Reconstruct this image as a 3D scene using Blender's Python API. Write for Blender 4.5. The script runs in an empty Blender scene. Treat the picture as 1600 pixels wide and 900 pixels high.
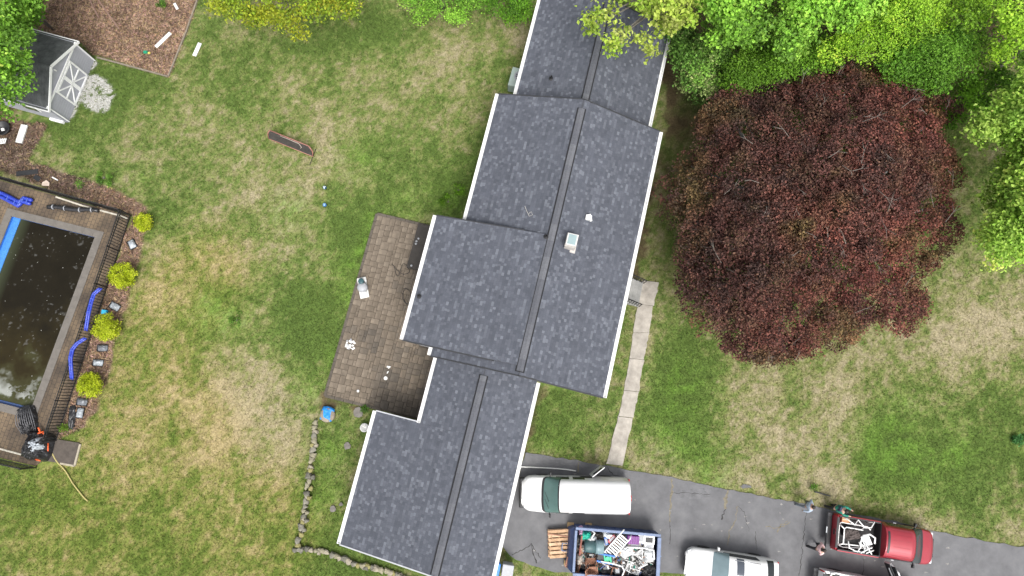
import bpy, math, random
import numpy as np
from mathutils import Matrix, Vector
random.seed(7); RNG = np.random.default_rng(11)
PI = math.pi; R = math.radians
SC = bpy.context.scene; COL = SC.collection

# ---------------------------------------------------------------- camera, sky, sun, exposure
CAM_H, FPX = 40.0, 1067.0            # drone height (m), focal length in photo pixels (1600 wide)
NADX, NADY = -20.0, 190.0            # where straight-down lies, from the picture centre
TILT = math.atan(NADY/FPX)
_d = Matrix.Rotation(TILT, 3, 'X') @ Vector((NADX, -NADY, -FPX))
CM = Matrix.Rotation(math.atan(-_d.x/_d.z), 3, 'Y') @ Matrix.Rotation(TILT, 3, 'X')
cam = bpy.data.cameras.new('camera'); cam.sensor_width = 36; cam.lens = 36*FPX/1600; cam.clip_start = .5; cam.clip_end = 3000
co = bpy.data.objects.new('camera', cam); COL.objects.link(co)
co.matrix_world = Matrix.Translation((0, 0, CAM_H)) @ CM.to_4x4()
SC.camera = co

SUN_EL, SUN_AZ = R(60), R(167)       # high sun behind thin cloud
W = bpy.data.worlds.new('World'); SC.world = W; W.use_nodes = True
nt = W.node_tree; nt.nodes.clear()
sky = nt.nodes.new('ShaderNodeTexSky'); sky.sky_type = 'NISHITA'; sky.sun_disc = False
sky.sun_elevation = SUN_EL; sky.sun_rotation = SUN_AZ; sky.air_density = 1.0; sky.dust_density = 5.0; sky.ozone_density = 1.0
hs = nt.nodes.new('ShaderNodeHueSaturation'); hs.inputs['Saturation'].default_value = .22; hs.inputs['Value'].default_value = 1.0
bg = nt.nodes.new('ShaderNodeBackground'); bg.inputs['Strength'].default_value = .15
wo = nt.nodes.new('ShaderNodeOutputWorld')
nt.links.new(sky.outputs[0], hs.inputs['Color']); nt.links.new(hs.outputs[0], bg.inputs['Color']); nt.links.new(bg.outputs[0], wo.inputs['Surface'])
sl = bpy.data.lights.new('sun', 'SUN'); sl.energy = 1.5; sl.angle = R(25); sl.color = (1, .97, .92)
so = bpy.data.objects.new('sun', sl); COL.objects.link(so)
so.rotation_euler = (PI/2 - SUN_EL, 0, PI - SUN_AZ); so.location = (0, 0, 60)
SC.view_settings.view_transform = 'Standard'; SC.view_settings.look = 'None'
SC.view_settings.exposure = 0.7; SC.view_settings.gamma = 1.0; SC.view_settings.use_curve_mapping = False
SC.render.engine = 'CYCLES'; SC.cycles.use_denoising = True
SC.cycles.max_bounces = 6; SC.cycles.transparent_max_bounces = 8

# ---------------------------------------------------------------- helpers
def P(px, py, z=0.0):
    """photo pixel -> world point on the horizontal level z"""
    d = CM @ Vector((px-800, -(py-450), -FPX)); t = (z-CAM_H)/d.z
    return Vector((d.x*t, d.y*t, z))
def PN(px, py, z):
    M = np.array(CM); v = np.stack([px-800, -(py-450), np.full_like(px, -FPX)], -1) @ M.T
    t = (z-CAM_H)/v[:, 2]
    return np.stack([v[:, 0]*t, v[:, 1]*t, z], -1)
def pxangle(p, q, z=0):
    d = P(*q, z)-P(*p, z); return math.atan2(d.y, d.x)

HA = R(-103.5); HL = Vector((math.cos(HA), math.sin(HA), 0)); HT = Vector((-HL.y, HL.x, 0))
if HT.x < 0: HT = -HT
def HW(s, t, z=0.0): return HL*s + HT*t + Vector((0, 0, z))      # house frame -> world
def ST(px, py, z=0.0):
    w = P(px, py, z); return w.dot(HL), w.dot(HT)

def tag(o, label=None, cat=None, group=None, kind=None):
    if label: o['label'] = label
    if cat: o['category'] = cat
    if group: o['group'] = group
    if kind: o['kind'] = kind
    return o
def empty(name, loc, rz=0, label=None, cat=None, group=None):
    o = bpy.data.objects.new(name, None); COL.objects.link(o); o.location = loc; o.rotation_euler = (0, 0, rz); o.empty_display_size = .2
    return tag(o, label, cat, group)
def link(name, me, parent=None, loc=None, rot=None):
    o = bpy.data.objects.new(name, me); COL.objects.link(o)
    if parent: o.parent = parent
    if loc is not None: o.location = loc
    if rot is not None: o.rotation_euler = rot
    return o

MATS = {}
def mat(name, rgb, rough=.6, var=.12, scale=6.0, bump=0.0, bscale=None, metal=0.0, spec=.5, attr=False, trans=0.0, rgb2=None, coat=0.0, detail=5.0, alpha=1.0):
    """procedural material: noise-varied colour (or a colour attribute), noise relief"""
    if name in MATS: return MATS[name]
    m = bpy.data.materials.new(name); m.use_nodes = True; n = m.node_tree; b = n.nodes['Principled BSDF']
    tc = n.nodes.new('ShaderNodeTexCoord')
    no = n.nodes.new('ShaderNodeTexNoise'); no.inputs['Scale'].default_value = scale; no.inputs['Detail'].default_value = detail; no.inputs['Roughness'].default_value = .65
    n.links.new(tc.outputs['Object'], no.inputs['Vector'])
    mr = n.nodes.new('ShaderNodeMapRange'); mr.inputs[1].default_value = .3; mr.inputs[2].default_value = .7
    n.links.new(no.outputs[0], mr.inputs[0])
    if attr:
        at = n.nodes.new('ShaderNodeVertexColor'); at.layer_name = 'col'
        mr.inputs[3].default_value = 1-var; mr.inputs[4].default_value = 1+var
        mx = n.nodes.new('ShaderNodeVectorMath'); mx.operation = 'SCALE'
        n.links.new(at.outputs[0], mx.inputs[0]); n.links.new(mr.outputs[0], mx.inputs['Scale'])
        colout = mx.outputs[0]
    else:
        mx = n.nodes.new('ShaderNodeMix'); mx.data_type = 'RGBA'
        c2 = rgb2 if rgb2 else tuple(min(1, c*(1+var)) for c in rgb)
        c1 = rgb if rgb2 else tuple(c*(1-var) for c in rgb)
        mx.inputs[6].default_value = (*c1, 1); mx.inputs[7].default_value = (*c2, 1)
        n.links.new(mr.outputs[0], mx.inputs[0]); colout = mx.outputs[2]
    n.links.new(colout, b.inputs['Base Color'])
    b.inputs['Roughness'].default_value = rough; b.inputs['Metallic'].default_value = metal
    b.inputs['Specular IOR Level'].default_value = spec
    if coat: b.inputs['Coat Weight'].default_value = coat; b.inputs['Coat Roughness'].default_value = .05
    if bump:
        n2 = n.nodes.new('ShaderNodeTexNoise'); n2.inputs['Scale'].default_value = bscale or scale*4; n2.inputs['Detail'].default_value = 4
        n.links.new(tc.outputs['Object'], n2.inputs['Vector'])
        bp = n.nodes.new('ShaderNodeBump'); bp.inputs['Strength'].default_value = bump; bp.inputs['Distance'].default_value = .02
        n.links.new(n2.outputs[0], bp.inputs['Height']); n.links.new(bp.outputs[0], b.inputs['Normal'])
    if trans:
        tr = n.nodes.new('ShaderNodeBsdfTranslucent'); n.links.new(colout, tr.inputs['Color'])
        ms = n.nodes.new('ShaderNodeMixShader'); ms.inputs[0].default_value = trans
        out = n.nodes['Material Output']
        n.links.new(b.outputs[0], ms.inputs[1]); n.links.new(tr.outputs[0], ms.inputs[2]); n.links.new(ms.outputs[0], out.inputs['Surface'])
    MATS[name] = m; return m

def npmesh(name, V, F, material=None, col=None, smooth=False):
    """V (n,3), F (m,k) with k = 3 or 4; col per vertex (n,3)"""
    V = np.asarray(V, np.float32); F = np.asarray(F, np.int32); k = F.shape[1]
    me = bpy.data.meshes.new(name)
    me.vertices.add(len(V)); me.vertices.foreach_set('co', V.ravel())
    me.loops.add(F.size); me.loops.foreach_set('vertex_index', F.ravel())
    me.polygons.add(len(F)); me.polygons.foreach_set('loop_start', np.arange(0, F.size, k, dtype=np.int32))
    me.polygons.foreach_set('loop_total', np.full(len(F), k, np.int32))
    me.polygons.foreach_set('use_smooth', np.full(len(F), bool(smooth)))
    if col is not None:
        a = me.color_attributes.new('col', 'FLOAT_COLOR', 'POINT')
        a.data.foreach_set('color', np.concatenate([np.asarray(col, np.float32), np.ones((len(V), 1), np.float32)], 1).ravel())
    me.update(calc_edges=True); me.validate()
    if material: me.materials.append(material)
    return me

class MB:
    def __init__(s): s.v = []; s.f = []
    def add(s, vs, fs):
        n = len(s.v); s.v += [tuple(v) for v in vs]; s.f += [tuple(i+n for i in f) for f in fs]; return s
    def box(s, c, d, M=None, top=1.0):
        """box centred at c, full size d, optional 3x3 rotation; top shrinks the upper face"""
        vs = []
        for z in (-.5, .5):
            k = top if z > 0 else 1
            for x, y in ((-.5, -.5), (.5, -.5), (.5, .5), (-.5, .5)):
                p = Vector((x*d[0]*k, y*d[1]*k, z*d[2]))
                if M is not None: p = M @ p
                vs.append(p+Vector(c))
        return s.add(vs, [(3, 2, 1, 0), (4, 5, 6, 7), (0, 1, 5, 4), (1, 2, 6, 5), (2, 3, 7, 6), (3, 0, 4, 7)])
    def bar(s, a, b, w, h, up=(0, 0, 1)):
        """box from a to b, width w (sideways), height h (up)"""
        a = Vector(a); b = Vector(b); x = (b-a); L = x.length; x.normalize(); u = Vector(up)
        y = u.cross(x)
        if y.length < 1e-4: y = Vector((1, 0, 0)).cross(x)
        y.normalize(); z = x.cross(y)
        M = Matrix((x, y, z)).transposed()
        return s.box((a+b)/2, (L, w, h), M)
    def prism(s, pts, z0, z1):
        n = len(pts); vs = [(p[0], p[1], z0) for p in pts]+[(p[0], p[1], z1) for p in pts]
        ar = sum(pts[i][0]*pts[(i+1) % n][1]-pts[(i+1) % n][0]*pts[i][1] for i in range(n))
        fs = [tuple(range(n))[::-1], tuple(range(n, 2*n))]+[(i, (i+1) % n, n+(i+1) % n, n+i) for i in range(n)]
        if ar < 0: fs = [f[::-1] for f in fs]
        return s.add(vs, fs)
    def tube(s, path, r, n=8, cap=True):
        path = [Vector(p) for p in path]; k = len(path)
        rs = r if isinstance(r, (list, tuple)) else [r]*k
        base = len(s.v); prev = None
        for i, p in enumerate(path):
            t = (path[min(i+1, k-1)]-path[max(i-1, 0)]).normalized()
            if prev is None:
                a = Vector((0, 0, 1)).cross(t)
                if a.length < .1: a = Vector((1, 0, 0)).cross(t)
            else: a = prev-t*prev.dot(t)
            if a.length < 1e-5: a = Vector((0, 1, 0))
            a.normalize(); prev = a; b = t.cross(a)
            for j in range(n):
                q = 2*PI*j/n; s.v.append(tuple(p+(a*math.cos(q)+b*math.sin(q))*rs[i]))
        for i in range(k-1):
            for j in range(n):
                o = base+i*n; s.f.append((o+j, o+(j+1) % n, o+n+(j+1) % n, o+n+j))
        if cap:
            s.f.append(tuple(base+j for j in range(n))[::-1]); s.f.append(tuple(base+(k-1)*n+j for j in range(n)))
        return s
    def lathe(s, prof, n=16, c=(0, 0, 0), M=None):
        """prof: (r, z) list"""
        base = len(s.v)
        for r, z in prof:
            for j in range(n):
                q = 2*PI*j/n; p = Vector((r*math.cos(q), r*math.sin(q), z))
                if M is not None: p = M @ p
                s.v.append(tuple(p+Vector(c)))
        for i in range(len(prof)-1):
            for j in range(n):
                o = base+i*n; s.f.append((o+j, o+(j+1) % n, o+n+(j+1) % n, o+n+j))
        s.f.append(tuple(base+j for j in range(n))[::-1]); s.f.append(tuple(base+(len(prof)-1)*n+j for j in range(n)))
        return s
    def mesh(s, name, m, smooth=False):
        me = bpy.data.meshes.new(name); me.from_pydata(s.v, [], s.f); me.update()
        if m: me.materials.append(m)
        if smooth: me.polygons.foreach_set('use_smooth', [True]*len(me.polygons))
        return me
    def build(s, name, m, parent=None, org=None, smooth=False, bevel=0, loc=None, rot=None, shade=False):
        if org is not None: s.v = [tuple(Vector(v)-Vector(org)) for v in s.v]
        o = link(name, s.mesh(name, m, smooth), parent, loc, rot)
        if org is not None and parent is None and loc is None: o.location = org
        if bevel:
            b = o.modifiers.new('bevel', 'BEVEL'); b.width = bevel; b.segments = 2; b.limit_method = 'ANGLE'
        return o
def copy_tree(o, parent=None):
    c = o.copy(); COL.objects.link(c); c.parent = parent
    for ch in [x for x in o.children]: copy_tree(ch, c)
    return c
def RZ(a): return Matrix.Rotation(a, 3, 'Z')
def ROT(rx, ry, rz): return Matrix.Rotation(rz, 3, 'Z') @ Matrix.Rotation(ry, 3, 'Y') @ Matrix.Rotation(rx, 3, 'X')

# numpy noise and polygon masks
_T = RNG.random((256, 256)).astype(np.float32)
def vnoise(x, y):
    xi = np.floor(x).astype(int); yi = np.floor(y).astype(int); fx = x-xi; fy = y-yi
    fx = fx*fx*(3-2*fx); fy = fy*fy*(3-2*fy); a = xi & 255; b = yi & 255; a1 = (a+1) & 255; b1 = (b+1) & 255
    return (_T[a, b]*(1-fx)+_T[a1, b]*fx)*(1-fy)+(_T[a, b1]*(1-fx)+_T[a1, b1]*fx)*fy
def fbm(x, y, f, octv=4, off=0.0):
    s = 0; w = 0; a = 1
    for i in range(octv):
        s = s+a*vnoise(x*f+off+17.3*i, y*f+off*1.7+5.1*i); w += a; a *= .55; f *= 2.1
    return s/w
def inpoly(x, y, poly):
    r = np.zeros(x.shape, bool); n = len(poly); j = n-1
    for i in range(n):
        xi, yi = poly[i][:2]; xj, yj = poly[j][:2]
        c = ((yi > y) != (yj > y)) & (x < (xj-xi)*(y-yi)/(yj-yi+1e-12)+xi); r ^= c; j = i
    return r
def edgedist(x, y, poly):
    d = np.full(x.shape, 1e9); n = len(poly)
    for i in range(n):
        a = np.array(poly[i][:2], float); b = np.array(poly[(i+1) % n][:2], float); ab = b-a; L = (ab@ab)+1e-12
        t = np.clip(((x-a[0])*ab[0]+(y-a[1])*ab[1])/L, 0, 1)
        d = np.minimum(d, np.hypot(x-a[0]-t*ab[0], y-a[1]-t*ab[1]))
    return d
def PP(pts, z=0): return [tuple(P(x, y, z))[:2] for x, y in pts]
# ---------------------------------------------------------------- ground: lawn, mulch, soil
POOL_C = [P(17, 338), P(149, 371), P(58, 644), P(-75, 611)]     # pool water edge (ground level)
pool_u = (POOL_C[1]-POOL_C[0]).normalized()
POOL_A = POOL_C[1]                                                # near corner
pv = (POOL_C[2]-POOL_C[1]); POOL_L = pv.length; pool_v = Vector((pool_u.y, -pool_u.x, 0))
if pool_v.dot(pv) < 0: pool_v = -pool_v
POOL_W = 5.2
def PL(u, v, z=0): return POOL_A - pool_u*u + pool_v*v + Vector((0, 0, z))    # pool frame: u leftwards from the right edge, v down
POOL_HOLE = [PL(0, 0), PL(POOL_W, 0), PL(POOL_W, POOL_L), PL(0, POOL_L)]
DRIVE = PP([(822, 706), (880, 716), (950, 728), (1050, 746), (1135, 765), (1250, 786), (1300, 797), (1400, 815), (1500, 838), (1600, 855), (1900, 915), (1900, 1100), (1250, 1010), (1080, 898), (1030, 893), (960, 893), (900, 897), (868, 893), (830, 884), (795, 868), (780, 845)])
MULCH = [PP([(40, 60), (60, -90), (330, -90), (308, 0), (290, 55), (264, 119), (215, 105), (150, 88), (110, 60)]),
         PP([(-200, 180), (20, 185), (75, 195), (60, 226), (45, 250), (110, 272), (170, 290), (232, 322), (222, 380), (208, 430), (196, 480), (180, 530), (166, 590), (152, 640), (128, 664), (85, 690), (205, 337), (0, 270), (-200, 215)])]
SOIL = [PP([(-300, -100), (45, -60), (60, 60), (20, 190), (-300, 200)]),
        PP([(1035, 60), (1040, 200), (1020, 260), (1060, 300), (1130, 160), (1200, 60), (1700, 60), (1700, -400), (1040, -400)]),
        PP([(806, 690), (838, 604), (850, 606), (826, 704), (793, 865), (775, 905), (760, 905)]),
        PP([(1000, 300), (1018, 300), (990, 470), (975, 470)]),
        PP([(505, 620), (655, 650), (650, 668), (585, 650), (540, 640), (505, 632)])]
GRAV = PP([(150, 90), (153, 98), (133, 122), (150, 116), (163, 122), (180, 148), (170, 170), (152, 176), (140, 165), (125, 162), (107, 192), (104, 188)])
DRY = [(395, 650, 75, .85), (350, 590, 60, .45), (430, 700, 60, .4), (1525, 520, 80, .9), (1590, 440, 60, .5), (1470, 560, 50, .4), (1240, 680, 50, .5), (1180, 590, 38, .8), (1300, 620, 60, .45),
       (1310, 750, 48, .7), (1420, 790, 45, .5), (1330, 690, 30, .4), (500, 205, 38, .6), (440, 295, 42, .75), (620, 130, 60, .35), (540, 100, 50, .25), (280, 230, 60, .25), (250, 420, 50, .35), (240, 520, 60, .4),
       (380, 300, 40, .4), (200, 660, 50, .35), (1150, 640, 35, .4), (1020, 720, 40, .5), (1140, 730, 60, .3), (1460, 810, 50, .35), (700, 90, 50, .35), (300, 730, 60, .25), (930, 640, 25, .2), (1290, 560, 50, .3), (1000, 600, 14, .3), (1580, 840, 30, .5), (60, 740, 40, -.1),
       (480, 490, 55, -.75), (500, 550, 50, -.75), (1060, 640, 48, -.9), (1075, 570, 40, -.8), (620, 250, 50, -.4), (560, 340, 45, -.6), (700, 290, 40, -.7), (185, 130, 45, -.8), (370, 130, 55, -.55), (320, 480, 40, -.15),
       (560, 875, 60, -.8), (485, 760, 28, -.8), (500, 690, 25, -.6), (1370, 715, 48, -.9), (1400, 750, 40, -.8), (1565, 690, 50, -.75), (1490, 760, 45, -.55), (890, 650, 45, -.45), (1250, 640, 28, -.6), (1100, 700, 30, -.5),
       (600, 45, 50, -.6), (520, 60, 40, -.6), (540, 400, 35, -.7), (40, 780, 60, -.35), (200, 840, 80, -.2), (300, 560, 30, -.35), (120, 210, 35, -.5), (450, 80, 40, -.4), (1540, 600, 40, -.4), (1260, 790, 30, .2), (250, 330, 40, -.2), (425, 440, 40, -.3)]
OLIVE = [(80, 820, 130), (250, 780, 110), (220, 600, 90), (380, 860, 80), (260, 480, 80), (300, 680, 60), (430, 820, 70), (330, 420, 60)]
BRIGHT = [(575, 390, 22), (545, 470, 20), (530, 560, 18), (640, 320, 25), (590, 340, 20), (480, 610, 20), (450, 330, 30), (560, 250, 30), (1070, 600, 35), (1050, 680, 35), (1380, 700, 45), (1430, 720, 40), (1500, 700, 30), (330, 500, 30), (370, 500, 22), (330, 470, 20), (700, 320, 30), (1110, 745, 30), (550, 420, 25), (600, 370, 22), (1410, 640, 24), (520, 700, 24), (230, 275, 14), (165, 278, 15), (510, 780, 25), (570, 450, 14), (1590, 690, 14), (860, 690, 16)]
def gauss(x, y, items):
    s = np.zeros_like(x)
    for it in items:
        c = P(it[0], it[1]); r = it[2]/26.0
        s += (it[3] if len(it) > 3 else 1.0)*np.exp(-((x-c.x)**2+(y-c.y)**2)/(2*(r*.75)**2))
    return s
C_ = lambda *a: np.array(a, np.float32)
def soft(poly, x, y, w):
    sd = np.where(inpoly(x, y, poly), 1, -1)*edgedist(x, y, poly)
    sd = sd+(fbm(x, y, 1.1, 4, 3.0)-.5)*w
    return np.clip(sd/.12+.5, 0, 1)
def ground(x, y, dj=0.0):
    """albedo of the ground cover, how much grass grows, mulch share, gravel share"""
    n1 = fbm(x, y, .22, 4); n2 = fbm(x, y, .75, 4, 40.0); n3 = fbm(x, y, 2.6, 3, 90.0)
    n4 = fbm(x, y, 7.0, 2, 130.0); d = np.clip(.43+(lambda g_: np.where(g_ < 0, g_*.74, g_*.56))(gauss(x, y, DRY))+(n1-.5)*.5+(n2-.5)*.75+(n3-.5)*.95+(n4-.5)*.9+dj, .06, 1.15)
    lush, green, mid, tan, pale = C_(.072, .116, .025), C_(.114, .164, .040), C_(.174, .190, .068), C_(.232, .214, .112), C_(.29, .252, .160)
    K = np.stack([lush, green, mid, tan, pale]); xs = np.array([0, .28, .55, .82, 1.1])
    c = np.stack([np.interp(d, xs, K[:, i]) for i in range(3)], -1)
    ol = np.clip(gauss(x, y, OLIVE), 0, 1)[:, None]*.55; c = c*(1-ol)+c*C_(1.13, 1.0, .66)*ol
    br = (np.clip(gauss(x, y, BRIGHT), 0, 1)*np.clip((n3-.35)*3, 0, 1))[:, None]*.75; c = c*(1-br)+C_(.118, .215, .034)*br
    c *= (.86+.28*fbm(x, y, 6.0, 2, 7.0))[:, None]
    grass = np.clip(1.25-.55*d, .35, 1)
    mu = np.zeros_like(x)
    for p in MULCH: mu = np.maximum(mu, soft(p, x, y, .55))
    so_ = np.zeros_like(x)
    for p in SOIL: so_ = np.maximum(so_, soft(p, x, y, 1.4))
    mc = C_(.165, .112, .08)*(.55+.9*n3)[:, None]*(.8+.4*n2)[:, None]; sc = C_(.095, .072, .04)*(.6+.8*n3)[:, None]
    wet = np.clip(1.15-edgedist(x, y, [P(-60, 190), P(20, 245), P(110, 272), P(112, 275)])/2.2, 0, .75)[:, None]
    mc = mc*(1-wet)+C_(.075, .055, .043)*wet*(.6+.8*n3)[:, None]
    so_ = so_*(.25+.75*np.clip((n2-.3)*3, 0, 1))
    c = c*(1-so_[:, None])+sc*so_[:, None]; c = c*(1-mu[:, None])+mc*mu[:, None]
    gr = soft(GRAV, x, y, .5)*np.clip((fbm(x, y, 17.0, 2, 300.0)-.2)*3, 0, 1)*np.clip((n3-.24)*8, 0, 1)*.9
    c = c*(1-gr[:, None])+C_(.46, .45, .42)*gr[:, None]
    grass = grass*(1-mu)*(1-so_*.8)*(1-gr)
    return c, grass, mu, gr, d, so_

m_lawn = mat('lawn_soil', (1, 1, 1), .95, .35, 9, .6, 30, attr=True, spec=.1)
m_grass = mat('grass_blade', (1, 1, 1), .75, .12, 3, attr=True, spec=.2, trans=.25)
gx = np.arange(-37, 37.01, .16); gy = np.arange(-16, 33.01, .16)
X, Y = np.meshgrid(gx, gy); nxg, nyg = len(gx), len(gy)
gc, _, gmu, ggr, gd, _ = ground(X.ravel(), Y.ravel())
Z = (fbm(X.ravel(), Y.ravel(), 1.4, 3, 60)-.5)*.03-.03
II = np.arange(nxg*nyg).reshape(nyg, nxg)
F = np.stack([II[:-1, :-1], II[:-1, 1:], II[1:, 1:], II[1:, :-1]], -1).reshape(-1, 4)
cx = X.ravel()[F].mean(1); cy = Y.ravel()[F].mean(1)
hole = [PL(-.15, -.15), PL(POOL_W+.15, -.15), PL(POOL_W+.15, POOL_L+.15), PL(-.15, POOL_L+.15)]
F = F[~inpoly(cx, cy, hole)]
lawn = link('lawn', npmesh('lawn', np.stack([X.ravel(), Y.ravel(), Z], -1), F, m_lawn, gc, True)); tag(lawn, kind='structure')
# the land beyond, out to the horizon (a frame of four sheets round the lawn)
mb = MB(); B_ = 900
for a, b, c, d in ((-B_, -B_, B_, -16), (-B_, 33, B_, B_), (-B_, -16, -37, 33), (37, -16, B_, 33)):
    mb.add([(a, b, -.03), (c, b, -.03), (c, d, -.03), (a, d, -.03)], [(0, 1, 2, 3)])
tag(mb.build('ground', mat('far_ground', (.08, .1, .03), .95, .5, .15)), kind='structure')

HOUSE_FOOT = [tuple(HW(s, t))[:2] for s, t in ((-24, -3), (-16.6, -3), (-16.6, -3.8), (-9, -3.8), (-9, -5.4), (-2.6, -5.4), (-2.6, -3.6), (1.9, -3.6), (1.9, -6.1), (8.4, -6.1), (8.4, 1.3), (-1.6, 1.3), (-2.1, 4.7), (-16.6, 4.7), (-16.6, 4.2), (-24, 4.2))]
PATIO = [tuple(HW(s, t))[:2] for s, t in ((-9.6, -9.95), (-9.6, -3.9), (1.62, -3.9), (1.62, -9.95))]
POOL_DECK = PP([(205, 337), (89, 688), (126, 693), (118, 728), (57, 730), (-300, 650), (-300, 200), (-70, 261)])
WALK = PP([(1004, 438), (1029, 441), (1018, 500), (1004, 570), (990, 640), (972, 727), (947, 724), (962, 660), (977, 580), (990, 510)])
SHED_FOOT = PP([(148, 92), (107, 192), (20, 190), (0, 60), (60, 40)])
NOGRASS = [HOUSE_FOOT, PATIO, POOL_DECK, WALK, DRIVE, SHED_FOOT]
def scatter(n, box):
    x = RNG.uniform(box[0], box[1], n); y = RNG.uniform(box[2], box[3], n); return x, y
def blades(name, n, box, keep, length, width, lean, zoff=-.02):
    x, y = scatter(n, box)
    k = np.ones(n, bool)
    for p in NOGRASS: k &= ~inpoly(x, y, p)
    x, y = x[k], y[k]; c, g, mu, gr, d, so_ = ground(x, y, RNG.normal(0, .2, len(x)))
    q = keep(x, y, g, mu, gr, d, so_); x, y, c, d = x[q], y[q], c[q], d[q]; n = len(x)
    a = RNG.uniform(0, 2*PI, n); L = length*RNG.uniform(.5, 1.5, n)*(1.25-.5*np.clip(d, 0, 1)); w = width*RNG.uniform(.6, 1.4, n); t = RNG.uniform(*lean, n)
    dx, dy = np.cos(a), np.sin(a)
    base = np.stack([x, y, np.full(n, zoff)], -1); side = np.stack([-dy, dx, np.zeros(n)], -1)*w[:, None]*.5
    tip = base+np.stack([dx*L*np.sin(t), dy*L*np.sin(t), L*np.cos(t)], -1)
    V = np.stack([base-side, base+side, tip], 1).reshape(-1, 3)
    j = (RNG.uniform(.6, 1.5, n))[:, None]*np.stack([RNG.uniform(.9, 1.15, n), np.ones(n), RNG.uniform(.8, 1.2, n)], -1)
    cc = np.repeat(np.clip(c*j, 0, .8), 3, 0)
    return V, np.arange(3*n).reshape(-1, 3), cc
BOX = (-34, 34, -12.5, 29)
V, F, c = blades('grass', 800000, BOX, lambda x, y, g, mu, gr, d, s: RNG.random(len(x)) < g, .095, .028, (.3, 1.2))
tag(link('grass', npmesh('grass', V, F, m_grass, c)), 'short patchy green and straw coloured lawn grass', 'grass', kind='stuff')
# wood chips in the mulch beds and white stones by the shed door
def chips(name, n, boxes, sel, colf, size, material, label, cat):
    Vs, Fs, Cs = [], [], []; b = 0
    for bx in boxes:
        x, y = scatter(n, bx); k = np.ones(len(x), bool)
        for p in NOGRASS: k &= ~inpoly(x, y, p)
        x, y = x[k], y[k]; c, g, mu, gr, d, so_ = ground(x, y); q = sel(mu, gr) > RNG.uniform(.25, .9, len(x)); x, y, c = x[q], y[q], c[q]; m = len(x)
        a = RNG.uniform(0, 2*PI, m); L = size[0]*RNG.uniform(.5, 1.5, m); w = size[1]*RNG.uniform(.6, 1.5, m); z = RNG.uniform(.0, .03, m)
        u = np.stack([np.cos(a), np.sin(a), RNG.uniform(-.3, .3, m)], -1)*L[:, None]*.5; v = np.stack([-np.sin(a), np.cos(a), RNG.uniform(-.3, .3, m)], -1)*w[:, None]*.5
        o = np.stack([x, y, z], -1); t = np.array([0, 0, size[2]])
        quad = np.stack([o-u-v, o+u-v, o+u+v, o-u+v, o+t], 1)
        Vs.append(quad.reshape(-1, 3)); i = np.arange(m)[:, None]*5+b
        for tri in ((0, 1, 4), (1, 2, 4), (2, 3, 4), (3, 0, 4)): Fs.append(np.concatenate([i+tri[0], i+tri[1], i+tri[2]], 1))
        Cs.append(np.repeat(colf(c, m), 5, 0)); b += 5*m
    o = link(name, npmesh(name, np.concatenate(Vs), np.concatenate(Fs), material, np.concatenate(Cs)))
    return tag(o, label, cat, kind='stuff')
bx1 = (-31.5, -16.5, 18.5, 29); bx2 = (-34, -20, -3, 19)
chips('wood_chips', 30000, (bx1, bx2), lambda mu, gr: mu, lambda c, m: np.clip(c*RNG.uniform(.5, 2.1, m)[:, None]*np.stack([np.ones(m), RNG.uniform(.85, 1.1, m), RNG.uniform(.75, 1.1, m)], -1), 0, .7), (.16, .05, .02), mat('chip', (1, 1, 1), .9, .1, 4, attr=True, spec=.1), 'brown wood chip mulch in the beds by shed and pool', 'mulch')
gb = (min(p[0] for p in GRAV)-.3, max(p[0] for p in GRAV)+.3, min(p[1] for p in GRAV)-.3, max(p[1] for p in GRAV)+.3)
chips('white_gravel', 9000, (gb,), lambda mu, gr: gr, lambda c, m: np.array([.52, .51, .49])*RNG.uniform(.75, 1.1, m)[:, None], (.05, .04, .025), mat('white_stone', (1, 1, 1), .7, .1, 4, attr=True), 'white gravel spilled in front of the shed door', 'gravel')
# bed edging
def ribbon(name, pts, w, z0, z1, m, parent=None, label=None, cat=None, kind=None):
    mb = MB(); org = Vector(pts[0])
    for a, b in zip(pts[:-1], pts[1:]):
        mb.bar(Vector(a)+Vector((0, 0, (z0+z1)/2)), Vector(b)+Vector((0, 0, (z0+z1)/2)), w, z1-z0)
    o = mb.build(name, m, parent, org if parent is None else None); return tag(o, label, cat, kind=kind)
m_edge = mat('weathered_timber', (.2, .17, .13), .9, .3, 5, .4)
ribbon('bed_edging', [P(152, 90), P(215, 107), P(263, 120), P(276, 88), P(292, 48), P(308, 2), P(322, -60)], .09, -.03, .08, m_edge, label='weathered timber edging round the brown mulch bed', cat='edging')

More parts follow.
